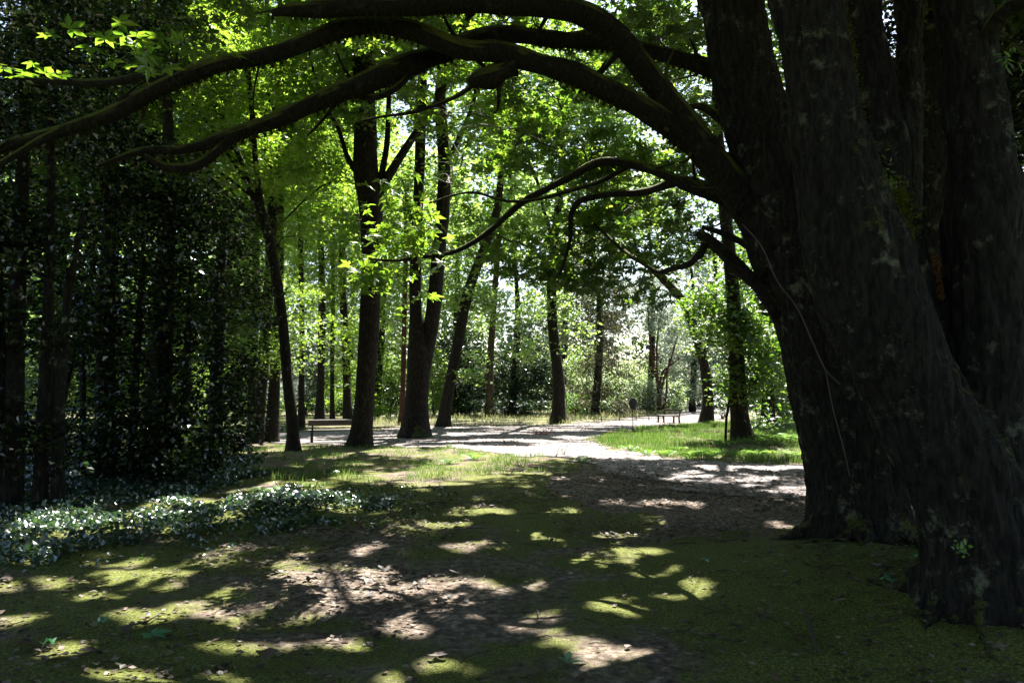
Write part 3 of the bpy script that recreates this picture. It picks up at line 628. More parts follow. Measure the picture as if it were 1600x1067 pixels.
S_('maple_tree', 'thick straight dark trunk standing at the right end of the near bench', [(562,699,44),(566,660,38),(571,600,35),(577,500,38),(581,420,37),(580,330,44),(572,270,46),(570,180,42),(566,90,40),(562,0,38)], 699, 19,
   stems=[[(592,300,20),(615,262,17),(645,215,14),(672,175,12),(700,130,9),(715,90,6)],[(575,290,18),(545,250,10),(528,200,8),(500,150,6)],[(590,300,14),(604,230,11),(608,150,9)]],
   blobs=[(500,60,90,80,dict(lad=.4)),(640,60,90,70,dict(lad=.5)),(600,200,70,60,dict(lad=.35)),(640,230,40,50)], species='maple', size=.14, seg=16)
S_('maple_tree', 'thin reddish trunk behind the big forked one, left side', [(627,664,13),(629,620,10),(631,540,9),(633,450,9),(636,300,8)], 664, 13, bark='bark3', blobs=[(620,500,36,50,dict(lad=.5)),(625,250,50,60)], species='far', size=.17)
S_('maple_tree', 'stout trunk forking low into two stems, right of the thick straight one', [(648,684,56),(650,650,48),(653,600,44),(655,550,44),(650,490,24),(649,420,22),(652,350,20),(656,250,20),(660,120,18)], 684, 20,
   stems=[[(660,580,30),(672,520,27),(680,460,28),(685,400,26),(692,330,26),(694,250,24),(688,150,22),(700,60,18)],[(690,270,12),(720,210,9),(742,150,7)]],
   blobs=[(700,80,110,80,dict(lad=.5)),(720,250,70,60,dict(lad=.4)),(640,150,70,70,dict(lad=.4)),(625,420,32,40,dict(lad=.7))], species='maple', size=.14, seg=16)
S_('maple_tree', 'dark trunk leaning right with green moss at its foot', [(692,667,26),(697,630,22),(703,600,20),(714,545,20),(728,470,20),(744,420,18),(764,370,17),(778,320,15),(784,250,13),(784,160,11)], 667, 18,
   blobs=[(760,190,100,90,dict(lad=.4)),(770,470,60,40,dict(lad=.5)),(700,480,36,50,dict(lad=.5)),(735,570,30,40,dict(lad=.5)),(820,60,110,80)], species='far', size=.2)
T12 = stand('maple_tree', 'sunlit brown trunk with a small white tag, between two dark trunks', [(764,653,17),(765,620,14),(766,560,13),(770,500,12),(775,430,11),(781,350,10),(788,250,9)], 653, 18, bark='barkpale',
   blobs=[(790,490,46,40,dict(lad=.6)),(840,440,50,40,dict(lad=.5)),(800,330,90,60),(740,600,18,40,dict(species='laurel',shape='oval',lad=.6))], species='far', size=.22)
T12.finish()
S_('maple_tree', 'dark trunk with a broad rooted foot on the far edge of the path', [(872,661,30),(873,630,23),(873,600,22),(868,550,20),(863,500,19),(862,430,17),(868,360,15),(876,290,14),(880,200,12),(884,110,10)], 661, 19, flare=1.0,
   stems=[[(866,380,8),(850,330,7),(838,280,6),(800,200,5)],[(875,300,8),(905,250,7),(930,200,5)]], blobs=[(860,470,60,40,dict(lad=.7)),(900,520,34,40,dict(lad=.5)),(870,340,90,60),(900,130,120,80),(820,540,24,30)], species='far', size=.2)
S_('arching_tree', 'pale barked tree arching left over the path behind the far bench', [(1104,660,26),(1106,620,20),(1102,580,18),(1092,540,17),(1076,490,17),(1060,462,16),(1030,430,15),(1000,400,13),(975,370,12),(955,330,10),(945,280,8)], 660, 13, bark='bark2', top=False,
   stems=[[(1098,560,11),(1112,500,10),(1118,430,8),(1110,350,6)]], blobs=[(1100,520,34,60,dict(lad=.6)),(1000,340,90,50,dict(lad=.45)),(1080,430,60,50,dict(lad=.45)),(1040,250,110,70,dict(lad=.35))], species='far', size=.19)
T15 = S_('ivy_clad_tree', 'dark trunk wrapped in leaves with spread roots on the grass island', [(1160,692,42),(1156,650,34),(1153,600,32),(1150,540,28),(1146,470,26),(1140,400,24),(1130,300,22),(1120,180,18)], 692, 17, flare=.9,
   stems=[[(1142,610,5),(1136,650,5),(1134,676,5)]], blobs=[(1150,590,34,46,dict(lad=2.2,lit=False,noise=-.6)),(1145,530,44,50,dict(lad=2.0,lit=False)),(1172,500,44,60,dict(lad=1.6,lit=False)),(1108,500,34,60,dict(lad=1.4,lit=False)),(1150,400,50,60,dict(lad=.9)),(1198,590,32,50,dict(lad=1.5,lit=False)),(1190,640,20,30,dict(lad=1.2,lit=False)),(1100,330,60,60,dict(lad=.35)),(1130,100,110,90,dict(species='far'))], species='mapledark', size=.13)
S_('ivy_clad_tree', 'shadowed trunk between the leafy rooted tree and the great leaning one', [(1200,668,26),(1200,620,22),(1198,560,20),(1196,480,18),(1200,380,16)], 668, 13, blobs=[(1200,570,40,60,dict(lad=1.4,lit=False)),(1215,640,30,30,dict(lad=1.4,lit=False)),(1190,450,50,60,dict(lad=.9)),(1230,500,50,80,dict(lad=1.2,lit=False))], species='mapledark', size=.17)
# trees whose trunks stand behind the great stems on the right
TC = stand('mossy_tree', 'dark stem with a rusty moss burl, seen between the two great stems at right', [(1478,800,70),(1478,700,66),(1474,600,58),(1466,540,58),(1462,480,66),(1456,420,56),(1452,340,58),(1455,200,74),(1450,80,74),(1446,-60,64)], 800, 15, bark='bark', stems=[[(1470,420,20),(1490,250,20),(1490,60,18)]],
   blobs=[(1560,-60,200,160,dict(lad=.9)),(1400,-40,110,90,dict(lad=.25,species='maple'))], species='mapledark', size=.15, flare=.4, seg=16)
TC.finish()
for i, (x, y, h, lb) in enumerate([(8.5, 13, 12, 'dark evergreen behind the rightmost great stems'), (12, 17, 14, 'tall dark evergreen at far right behind the great trees'), (9.5, 9.5, 10, 'dark evergreen close behind the trunk at the right edge')]):
    T = Tree('evergreen_tree', lb, 'evergreen tree', (x, y)); mb = MB(); S = spline(np.array([[x, y, 0, .2], [x + .2, y, h * .4, .15], [x, y + .2, h, .04]]), 30); add_tube(mb, S, seg=8, flare=.4); T.axis(S); T.tmb, T.tmat = mb, M['bark']
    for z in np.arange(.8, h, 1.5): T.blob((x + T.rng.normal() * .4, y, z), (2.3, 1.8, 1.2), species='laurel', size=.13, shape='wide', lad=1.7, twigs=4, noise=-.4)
    T.finish()

# ------------------------------------------------------------------ dark evergreens on the left
LEFT = [  # base pixel x,y ; stems ; blobs
 ('multi-stemmed dark evergreen nearest the left edge, its bare stems fanning up', (45, 790), [[(20,790,30),(24,600,26),(30,400,22),(40,150,18)],[(62,790,22),(70,600,18),(78,400,14),(80,150,10)],[(60,795,14),(75,660,12),(100,500,10),(130,330,8)],[(90,790,20),(95,600,16),(110,420,12)],[(5,790,26),(-5,500,22),(-20,200,18)]],
  [(30,420,110,150,.55),(20,180,130,130,.8),(60,20,150,100,.75),(-60,350,100,250,1.0),(40,700,80,60,.6),(-80,650,80,100,1.2)], 'laurel'),
 ('dark glossy evergreen left of centre of the shadowed mass, above the ivy bank', (165, 755), [[(165,755,34),(165,600,30),(168,420,24),(175,250,18)],[(130,755,10),(128,560,9),(112,400,7)],[(205,755,14),(214,560,12),(224,400,9)],[(75,755,16),(95,640,12),(125,500,9),(150,400,6)]],
  [(160,520,100,100,.8),(190,380,110,110,.8),(150,250,120,90,.7),(110,120,130,90,.6),(200,650,100,60,.8),(120,700,70,40,.6),(160,20,120,80,.5)], 'laurel'),
 ('bushy evergreen full of glinting leaves reaching down to the ivy', (255, 752), [[(255,752,30),(256,600,26),(262,450,20),(270,300,14)],[(285,752,16),(292,560,13),(300,420,9)]],
  [(270,600,85,90,.85),(290,450,90,90,.95),(300,340,80,70,.95),(230,700,80,55,.9),(310,690,60,50,.9),(240,250,70,60,.45)], 'laurel'),
 ('rightmost dark evergreen of the left mass, leaves hanging beside the open trunks', (335, 735), [[(335,735,26),(338,600,22),(344,450,18),(350,330,12)]],
  [(345,620,55,80,.8),(350,480,62,90,.85),(340,360,60,60,.9),(330,700,50,40,.8),(385,540,24,70,.5),(380,420,30,50,.5)], 'laurel'),
]
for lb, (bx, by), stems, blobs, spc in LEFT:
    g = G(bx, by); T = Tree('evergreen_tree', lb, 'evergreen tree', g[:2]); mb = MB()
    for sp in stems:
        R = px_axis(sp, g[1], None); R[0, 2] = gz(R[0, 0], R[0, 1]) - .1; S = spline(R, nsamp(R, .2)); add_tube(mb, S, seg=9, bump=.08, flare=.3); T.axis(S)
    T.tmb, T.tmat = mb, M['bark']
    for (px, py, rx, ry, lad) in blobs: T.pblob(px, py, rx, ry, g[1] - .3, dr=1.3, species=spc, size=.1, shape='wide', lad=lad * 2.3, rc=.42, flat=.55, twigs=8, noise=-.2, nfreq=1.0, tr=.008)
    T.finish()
# taller crowns behind them
for x, y, h, sp_, lb in [(-12, 19, 15, 'laurel', 'tall dark evergreen behind the left mass, at the left edge'), (-8.6, 17.5, 14, 'mapledark', 'tall shaded tree whose crown rises over the left evergreens'), (-8.2, 24, 17, 'ash', 'bright leaved tall tree behind the left evergreens, upper left'), (-15.5, 28, 17, 'maple', 'sunlit green tree far behind the left evergreens')]:
    T = Tree('broadleaf_tree' if sp_ != 'laurel' else 'evergreen_tree', lb, 'tree', (x, y)); mb = MB(); S = spline(np.array([[x, y, 0, .2], [x + .3, y, h * .5, .14], [x - .2, y, h, .05]]), 30); add_tube(mb, S, seg=9, flare=.4); T.axis(S); T.tmb, T.tmat = mb, M['bark2']
    for z in np.arange(3.5 if sp_ != 'laurel' else 1, h, 2.1): T.blob((x + T.rng.normal() * .5, y, z), (2.6, 2.2, 1.5), species=sp_, size=.14, shape={'laurel': 'wide', 'ash': 'pinnate'}.get(sp_, 'maple3'), lad={'ash': .55, 'maple': .6}.get(sp_, .95), twigs=6)
    T.finish()

for px_, py_, r_ in [(975,610,2.2),(1010,615,2.2),(1045,620,2.0),(940,620,1.8),(898,640,1.4),(676,600,1.8),(528,560,2.0),(820,560,1.6),(1020,520,2.2),(915,580,1.6),(430,620,1.5),(1128,600,1.2)] + [(515,658,1)] * 0:
    SHAFTS.append((P(px_, py_, 57), r_ * 1.25))
# ------------------------------------------------------------------ background trees and shrubs
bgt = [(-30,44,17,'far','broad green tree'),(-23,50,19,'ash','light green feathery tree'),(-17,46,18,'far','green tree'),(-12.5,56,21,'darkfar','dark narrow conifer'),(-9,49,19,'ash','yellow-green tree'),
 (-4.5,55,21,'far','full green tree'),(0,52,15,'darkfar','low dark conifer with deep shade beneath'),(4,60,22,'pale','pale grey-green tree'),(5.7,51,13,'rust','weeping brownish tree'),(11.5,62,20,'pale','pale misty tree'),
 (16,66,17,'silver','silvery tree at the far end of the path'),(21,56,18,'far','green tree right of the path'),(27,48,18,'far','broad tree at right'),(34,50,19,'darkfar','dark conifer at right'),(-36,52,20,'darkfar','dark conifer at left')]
where = ['behind the shrubs at far left','left of the slender trunks','behind the bent trunk','behind the near bench','behind the thick straight trunk','behind the stout forked trunk','behind the white-tagged trunk','above the dark hollow','behind the round sign','above the round sign','beyond the far bench','behind the leafy rooted tree','hidden partly by the leaning trees','seen through the great stems','at the left margin']
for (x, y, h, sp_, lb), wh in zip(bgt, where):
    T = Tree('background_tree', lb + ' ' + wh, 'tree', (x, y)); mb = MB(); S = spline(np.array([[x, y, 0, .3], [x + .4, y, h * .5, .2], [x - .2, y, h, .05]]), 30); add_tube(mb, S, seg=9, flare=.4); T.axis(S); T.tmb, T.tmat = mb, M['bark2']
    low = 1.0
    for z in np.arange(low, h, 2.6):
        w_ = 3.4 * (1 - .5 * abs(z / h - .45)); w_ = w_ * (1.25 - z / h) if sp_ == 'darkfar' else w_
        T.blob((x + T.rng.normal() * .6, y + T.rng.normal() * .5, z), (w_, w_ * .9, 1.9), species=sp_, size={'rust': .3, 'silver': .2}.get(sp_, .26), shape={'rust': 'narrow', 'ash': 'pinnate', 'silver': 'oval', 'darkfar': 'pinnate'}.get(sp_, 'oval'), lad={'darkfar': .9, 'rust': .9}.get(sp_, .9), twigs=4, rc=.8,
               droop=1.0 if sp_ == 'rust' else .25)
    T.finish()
# the red-stemmed tree
g = G(1030, 648); T = Tree('red_stemmed_tree', 'tree with several red-brown stems rising from the white shrubs beyond the far bench', 'tree', (g[0], g[1] + 3)); mb = MB(); d = g[1] + 3
for sp in [[(1030,640,6),(1029,605,6),(1023,578,5),(1017,545,4),(1012,480,2.5)],[(1029,606,5),(1034,585,4),(1046,572,3),(1062,560,2)],[(1031,620,4),(1038,590,3.5),(1048,562,3),(1060,520,2)],[(1029,590,3),(1026,560,3),(1028,520,2.5),(1036,470,2)],[(1036,640,5),(1041,615,4),(1042,590,2.5),(1046,560,2)]]:
    R = px_axis(sp, d); R[0, 2] = min(R[0, 2], 1.2) ; S = spline(R, 16); add_tube(mb, S, seg=7); T.axis(S)
T.tmb, T.tmat = mb, M['bark3']
for b in [(1030,500,40,36,.7),(1050,530,34,30,.6),(1010,460,36,40,.6),(1055,580,22,22,.6),(1040,440,40,30,.5)]: T.pblob(*b[:4], d + .3, species='silver', size=.16, shape='oval', lad=b[4], rc=.4, twigs=14, lit=False, tr=.006)
T.finish()
shr = [  # px, base py, width m, height m, species, label
 (395,655,3.2,1.6,'fern','green shrub behind the leftmost slim trunk'),(430,650,3,2.0,'silver','whitish shrub seen between the two leftmost trunks'),(478,648,3,2.2,'darkfar','dark teal shrub behind the bench backrest'),(528,648,3.0,3.4,'ash','tall yellow-green shrub between slender trunks'),
 (598,646,3.4,4.2,'far','tall shrub right of the thick straight trunk'),(606,652,2.8,2.6,'laurel','low shrub coloured dark for the shaded hollow right of the thick trunk'),(676,652,2.4,3.6,'ash','bright green bush right of the stout forked trunk'),(725,650,3.2,1.8,'darkfar','blue-green low bush left of the tagged trunk'),  # near-black leaves of the hollow's shrub stand in for its shade
 (720,650,4.2,5.0,'laurel','dark tall shrub left of the tagged trunk'),(800,648,3.6,1.6,'darkfar','low shrub right of the tagged trunk'),(818,650,4.6,4.0,'laurel','bush coloured dark for the shaded hollow behind the tagged trunk'),(818,646,3.2,3.0,'pale','pale layered shrub over the dark hollow'),  # hollow behind the tagged trunk: shade put into the leaf colour
 (898,652,2.2,1.6,'fern','bright green low bush at the rooted trunk'),(915,645,4.2,4.4,'far','leafy shrub left of the round sign'),(940,648,3.6,2.6,'pale','light green shrub behind the round sign'),(975,646,3.6,3.2,'pale','tallest white-green shrub right of the sign'),
 (1010,646,3.4,2.1,'silver','white flowering shrub behind the small stakes'),(1040,645,3.0,2.4,'pale','pale shrub beside the far bench'),(1058,641,2.4,1.6,'pale','rounded shrub where the path narrows'),
 (1128,655,1.6,1.5,'silver','twiggy whitish shrub between arching tree and ivy tree'),(1216,664,2.6,3.2,'darkfar','dark leaning-leaved shrub against the great trunk'),(1120,634,6,5,'silver','grey-green bush at the far end of the path'),(1052,636,5,6,'darkfar','dark tall bush left of the far path end'),
 (560,640,5,4,'far','dense bush far behind the near bench'),(350,640,6,5,'darkfar','dark bush far behind the left evergreens'),(280,650,5,4,'ash','sunlit bush glimpsed through the left evergreens'),(160,655,5,4,'ash','yellow sunlit bush glimpsed through the leftmost stems'),(40,655,5,4,'pale','pale bush glimpsed at the left edge'),
 (1280,650,6,5,'far','green bush behind the great trunks'),(1400,655,6,5,'darkfar','dark bush behind the great trunks')]
for (px, py, wd, ht, sp_, lb) in shr:
    if ht > 1.7: wd, ht = wd * 1.2, ht * 1.3
    g = G(px, py); T = Tree('shrub', lb, 'shrub', g[:2]); mb = MB()
    for k in range(6):
        e = g + np.array([T.rng.normal() * wd * .25, T.rng.normal() * wd * .2, ht * T.rng.uniform(.5, .85)]); S = spline(np.array([[g[0] + T.rng.normal() * .1, g[1], T.base[2] - .05, .03], [(e[0] + g[0]) / 2 + .1, g[1], ht * .4, .022], [e[0], e[1], e[2], .008]]), 8); add_tube(mb, S, seg=5); T.axis(S)
    T.tmb, T.tmat = mb, M['twig']
    T.blob((g[0], g[1], ht * .5), (wd * .5, wd * .45, ht * .52), species=sp_, size=.2 if sp_ != 'fern' else .14, shape={'darkfar': 'pinnate', 'ash': 'pinnate', 'rust': 'narrow'}.get(sp_, 'oval'), lad=1.5, twigs=8, rc=.4, flat=.6, lit=False, noise=-.6, droop=.8 if sp_ in ('rust',) else .25)
    T.finish('foliage')
# the far wood that closes the view
rng = np.random.default_rng(99); n = 130000
p = np.c_[rng.uniform(-75, 75, n), rng.uniform(76, 96, n), rng.uniform(0, 1, n) ** 1.5 * 27]
p = p[(fbm(p * .16, 3, 3) > -.75 + p[:, 2] * .035)]
p = p[~((np.abs(p[:, 0] - 20.2) < 2.2) & (p[:, 2] < 3.2))]
V, Q = leaf_vq(p, .75, 'oval', .6, .3, rng); wood = mesh('far_woodland', V, Q, M['darkfar'], None, False); tag(wood, kind='stuff'); NL[0] += len(p)

# ------------------------------------------------------------------ ground cover (nobody could count it)
def scatter(poly, dens, seed, jit=.25):
    pg_ = polyG(poly) if poly[0][1] > 300 else poly; a = np.array(pg_); lo, hi = a.min(0), a.max(0); rng = np.random.default_rng(seed)
    n = int(dens * (hi - lo).prod()); q = rng.uniform(lo, hi, (n, 2)); d = fbm(q * .9, 3, seed + 1) * jit
    q = q[in_poly(q[:, 0] + d, q[:, 1] + d, pg_)]; return q, rng
def blades(name, poly, dens, h, mat_, seed, shape='grass', up=0, lean=.45, clump=.15, jit=.4, offpath=True):
    q, rng = scatter(poly, dens, seed, jit)
    if offpath: q = q[~near_path(q[:, 0], q[:, 1])]
    q = q[fbm(q * 1.7, 3, seed + 2) > -.45 + clump]
    sc = .6 + .5 * np.clip(fbm(q * 1.2, 2, seed + 3) + .5, 0, 1.4)
    C = np.c_[q, hs(q[:, 0], q[:, 1]) - .01]; n = len(C)
    axx = np.c_[rng.normal(size=(n, 2)) * lean, np.ones(n)]
    nr = unit(np.c_[rng.normal(size=(n, 2)), np.zeros(n)])
    V, Q = leaf_vq(C, h, shape, up, 0, rng, axis=axx * 1.6, nrm=nr)
    W = V.reshape(n, -1, 3); W = (W - C[:, None]) * sc[:, None, None] + C[:, None]
    o = mesh(name, W.reshape(-1, 3), Q, M[mat_], None, False); tag(o, kind='stuff'); NL[0] += n; return o
blades('grass', [(900,694),(945,679),(1000,670),(1060,665),(1125,661),(1290,652),(1290,728),(1140,724),(1060,718),(985,708),(925,698)], 420, .2, 'grass', 1)
blades('grass', [(330,700),(560,697),(700,703),(800,713),(900,722),(950,733),(900,742),(760,745),(640,760),(500,768),(380,772),(330,740)], 330, .13, 'grass', 2, clump=.3)
blades('grass', [(560,652),(700,648),(960,645),(1060,645),(960,660),(860,664),(700,664),(560,668)], 40, .3, 'drygrass', 3)
blades('grass', [(330,664),(480,652),(480,676),(400,679),(330,680)], 60, .2, 'grass', 4, clump=.1)
blades('grass', [(-100,930),(300,860),(620,800),(900,780),(1100,840),(1300,860),(1450,920),(1500,1100),(-200,1100)], 420, .035, 'grass', 5, lean=1.0, clump=.4)
# ivy bank
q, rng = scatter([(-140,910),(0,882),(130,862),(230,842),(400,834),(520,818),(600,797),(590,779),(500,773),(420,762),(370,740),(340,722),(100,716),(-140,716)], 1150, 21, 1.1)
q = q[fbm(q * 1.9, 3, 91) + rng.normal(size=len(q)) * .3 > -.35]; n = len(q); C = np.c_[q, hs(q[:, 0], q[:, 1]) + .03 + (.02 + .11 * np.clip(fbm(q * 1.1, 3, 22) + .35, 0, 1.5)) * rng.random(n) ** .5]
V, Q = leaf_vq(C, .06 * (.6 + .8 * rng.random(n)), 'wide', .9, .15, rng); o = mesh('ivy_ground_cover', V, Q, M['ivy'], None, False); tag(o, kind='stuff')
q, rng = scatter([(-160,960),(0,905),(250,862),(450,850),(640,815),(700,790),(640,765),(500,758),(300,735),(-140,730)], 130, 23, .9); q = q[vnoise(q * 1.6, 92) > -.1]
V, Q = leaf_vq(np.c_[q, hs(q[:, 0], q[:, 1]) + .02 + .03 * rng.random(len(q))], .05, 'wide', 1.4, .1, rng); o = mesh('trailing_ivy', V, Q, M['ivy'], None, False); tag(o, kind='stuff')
# leaf litter and small sticks
q, rng = scatter([(-150,930),(250,850),(620,795),(800,735),(930,730),(1290,740),(1300,860),(1700,930),(1750,1130),(-300,1130)], 260, 31, .2)
dn = vnoise(q * .8, 33); q = q[rng.random(len(q)) < .45 + .55 * dn]
n = len(q); C = np.c_[q, hs(q[:, 0], q[:, 1]) + .012 + .012 * rng.random(n)]
mb = MB(); V, Q = leaf_vq(C, .05, 'wide', 3.2, .0, rng); mb.add(V, Q)
k = rng.choice(n, n // 14, False); V, Q = leaf_vq(C[k] + [0, 0, .01], .085, 'maple3', 3.0, .0, rng); mb.add(V, Q)
o = mb.build('leaf_litter', M['litter'], None, False); tag(o, kind='stuff')
q, rng = scatter([(940,700),(600,700),(560,668),(1100,650),(1290,726),(1290,790),(900,770)], 30, 35, 0); C = np.c_[q, hs(q[:, 0], q[:, 1]) + .03]
V, Q = leaf_vq(C, .075, 'wide', 3, 0, rng); o = mesh('path_leaf_litter', V, Q, M['litter'], None, False); tag(o, kind='stuff')
mb = MB(); q, rng = scatter([(-150,930),(620,800),(930,740),(1290,760),(1700,930),(1750,1130),(-300,1130)], 5, 37, 0)
for x, y in q[:420]:
    a, L_ = rng.uniform(0, 6.28), rng.uniform(.06, .3); v = np.array([math.cos(a), math.sin(a)]) * L_; e = [x + v[0], y + v[1]]; m_ = [x + v[0] * .5 + rng.normal() * .015, y + v[1] * .5 + rng.normal() * .015]
    add_tube(mb, np.array([[x, y, gz(x, y) + .012, .004], [*m_, gz(*m_) + .022, .0035], [*e, gz(*e) + .012, .002]]), seg=4, bump=0, cap=False)
o = mb.build('stick_litter', M['twig'], None); tag(o, kind='stuff')

# ------------------------------------------------------------------ things on the ground
def fallen(name, label, px, py, size, mt, shape='maple5', group=None, rot=0.0, curl=.06):
    g = G(px, py); z = gz(g[0], g[1]); rng = np.random.default_rng(int(px * 7 + py))
    V, Q = leaf_vq(np.array([[g[0], g[1], z + .03]]), size, shape, 9, 0, rng); V = np.repeat(V, 1, 0); V[:, 2] = z + .028 + np.abs(fbm(V * 18, 2, 3)) * curl
    o = bpy.data.objects.new(name, None); bpy.data.objects.remove(o)
    o = mesh(name, V - np.array([g[0], g[1], z]), Q, M[mt], None, False); o.location = (g[0], g[1], z); tag(o, label, 'leaf', group); return o
for px, py, sz, lb in [(236, 985, .13, 'fresh green fallen leaf on shaded moss, larger of the two at lower left'), (157, 972, .1, 'fresh green fallen leaf on shaded moss, smaller and left of its neighbour'), (75, 1008, .1, 'grey-green fallen leaf near the lower left corner'),
   (1422, 884, .13, 'green fallen leaf between the two great trunks'), (1428, 921, .12, 'green fallen leaf close to the base of the nearest trunk'), (1384, 956, .13, 'green fallen leaf at the edge of a sun patch beside the nearest trunk'),
   (885, 1040, .12, 'pale green fallen leaf at the bottom centre of the ground'), (1104, 890, .1, 'small green fallen leaf on moss left of the second great trunk')]:
    fallen('fallen_leaf', lb, px, py, sz, 'greenleaf', group='fresh green leaves fallen on the moss')
for px, py, sz, lb in [(152, 932, .1, 'pale curled dead leaf on dark moss at lower left'), (415, 1037, .2, 'long curled dead leaf at the bottom left of centre'), (600, 975, .12, 'pale dead leaf at the edge of the central sun patch'), (812, 1058, .13, 'grey dead leaf at the bottom edge below centre')]:
    fallen('dead_leaf', lb, px, py, sz, 'litter', 'wide', curl=.12, group='large pale dead leaves')
def stick(label, pts, w, name='fallen_twig', mt='twig'):
    R = []
    for px, py, h in pts: g = G(px, py); R.append([g[0], g[1], gz(g[0], g[1]) + h, w])
    R = np.array(R); R[-1, 3] = w * .4; mb = MB(); add_tube(mb, spline(R, 14), seg=6, bump=.1); o = mb.build(name, M[mt], None); tag(o, label, 'twig'); return o
stick('thin bent twig on the moss beside the larger green leaf', [(200, 992, .02), (206, 975, .04), (228, 968, .03), (262, 948, .03)], .007)
stick('crooked dark stick lying on moss in front of the second great tree', [(1252, 970, .02), (1258, 985, .07), (1270, 1003, .04), (1276, 1030, .02)], .012)
stick('short pale twig near the bottom right corner', [(1536, 1030, .02), (1552, 1052, .03)], .006)
g = G(850, 679); T = Tree('fallen_branch', 'small heap of reddish twigs lying on the sunlit path', 'branch', g[:2]); mb = MB()
for k in range(26):
    a = T.rng.uniform(0, 3.14); L_ = T.rng.uniform(.12, .38); b0 = np.array([g[0] + T.rng.normal() * .14, g[1] + T.rng.normal() * .1, T.base[2] + .02]); e = b0 + np.array([math.cos(a) * L_, T.rng.normal() * .1, abs(math.sin(a)) * L_ * .7])
    add_tube(mb, spline(np.array([[*b0, .012], [*((b0 + e) / 2 + T.rng.normal(size=3) * .02), .01], [*e, .005]]), 5), seg=5, bump=0)
add_tube(mb, spline(np.array([[g[0] - .55, g[1], T.base[2] + .1, .012], [g[0] - .3, g[1], T.base[2] + .04, .016], [g[0] + .1, g[1], T.base[2] + .04, .018]]), 8), seg=5, bump=0)
mb.build('twigs', M['redtwig'], T.t); pp = g + T.rng.normal(size=(30, 3)) * np.array([.16, .1, .04]) + [0, 0, .16]; T.leaves('litter', *leaf_vq(pp, .08, 'wide', 1, .1, T.rng)); T.finish('leaves')
for px, py, lb in [(880, 712, 'bare forked twig sprouting at the near edge of the path'), (868, 716, 'small bare sprout left of the forked twig')]:
    g = G(px, py); T = Tree('sapling', lb, 'sapling', g[:2]); mb = MB()
    for dx, dz in [(.16, .3), (.22, .22), (-.05, .2)]: add_tube(mb, spline(np.array([[g[0], g[1], T.base[2] - .03, .008], [g[0] + dx * .4, g[1], T.base[2] + dz * .6, .007], [g[0] + dx, g[1], T.base[2] + dz, .004]]), 6), seg=5, bump=0)
    mb.build('stems', M['twig'], T.t)
def fern(label, px, py, R_, n=11, mt='fern'):
    g = G(px, py); T = Tree('fern', label, 'fern', g[:2]); L_ = MB()
    for k in range(n):
        a = 6.28 * k / n + T.rng.normal() * .2; D = np.array([math.cos(a), math.sin(a)]); r = R_ * T.rng.uniform(.75, 1.1)
        t = np.linspace(0, 1, 15); Pn = np.c_[g[0] + D[0] * r * t, g[1] + D[1] * r * t, T.base[2] + r * (1.0 * t - .75 * t * t) * 1.1]
        add_tube(L_, np.c_[Pn[::3], np.linspace(.006, .002, 5)], seg=3, bump=0, cap=False)
        sd = np.array([-D[1], D[0], 0]); ln = r * .3 * np.sin(np.pi * np.clip(t * .9 + .1, 0, 1)) ** .7
        for s in (-1, 1):
            C = Pn[1:]; e = sd * s + np.array([D[0], D[1], 0]) * .35; e = unit(e[None])[0]; w_ = np.array([D[0], D[1], .1]) * r * .028
            l = ln[1:, None]; V = np.stack([C, C + e * l * .5 + w_, C + e * l - [0, 0, .02], C + e * l * .5 - w_], 1).reshape(-1, 3); L_.add(V, np.arange(len(V)).reshape(-1, 4))
    L_.build('fronds', M[mt], T.t, False)
for px, py, r, lb in [(1215, 700, .75, 'bright green fern between the rooted tree and the great trunk'), (1232, 690, .6, 'smaller green fern against the great trunk'), (1185, 712, .45, 'small fern right of the spread roots'), (1130, 700, .5, 'fern left of the rooted tree on the grass island'),
    (1042, 712, .4, 'low fern at the front edge of the grass island'), (740, 718, .42, 'grassy tuft of fern at the front edge of the path'), (700, 722, .35, 'small fern left of the grassy tuft by the path'), (910, 722, .35, 'small fern where the two path arms meet'), (395, 775, .35, 'bright fern at the back of the ivy bank'), (455, 770, .3, 'small fern right of the bright fern behind the ivy bank'), (985, 706, .35, 'dark low fern at the pointed front of the grass island'), (1010, 712, .4, 'second fern along the front of the grass island'), (1080, 716, .5, 'fern in front of the grass island, halfway to the rooted tree'), (1110, 716, .45, 'fern just left of the rooted tree roots'), (1062, 704, .4, 'fern standing a little back in the grass island'), (1240, 716, .5, 'fern touching the left side of the great trunk')]: fern(lb, px, py, r)
# ivy on the foot of the second great tree, sprouts on the nearest one
rng = np.random.default_rng(5)
def sprig(tree, name, cx, cy, rx, ry, d, n, size, mt, shape='wide'):
    pts = np.array([P(cx + rng.normal() * rx, cy + rng.normal() * ry, d + rng.normal() * .04) for _ in range(n)]); V, Q = leaf_vq(pts, size, shape, .2, .3, rng, nrm=unit(rng.normal(size=(n, 3)) * .6 + np.array([0, -1, .6]))); mesh(name, V, Q, M[mt], tree.t, False)
sprig(B, 'ivy', 1400, 745, 14, 22, dB - .12, 90, .06, 'ivy'); sprig(B, 'ivy', 1412, 820, 20, 26, dB - .25, 120, .06, 'ivy')
sprig(A, 'sprout', 1502, 852, 7, 9, dA - .46, 26, .03, 'fern'); sprig(A, 'sprout', 1390, 275, 8, 12, dA - .1, 24, .06, 'fern', 'narrow'); sprig(A, 'sprout', 1573, 88, 8, 7, dA - .3, 16, .07, 'fern', 'narrow')
def vine(tree, pts, d, w=.006, mt='wood', name='vine'):
    mb = MB(); add_tube(mb, spline(np.array([[*P(px, py, d + dd), w] for px, py, dd in pts]), 40), seg=5, bump=.2); mb.build(name, M[mt], tree.t)
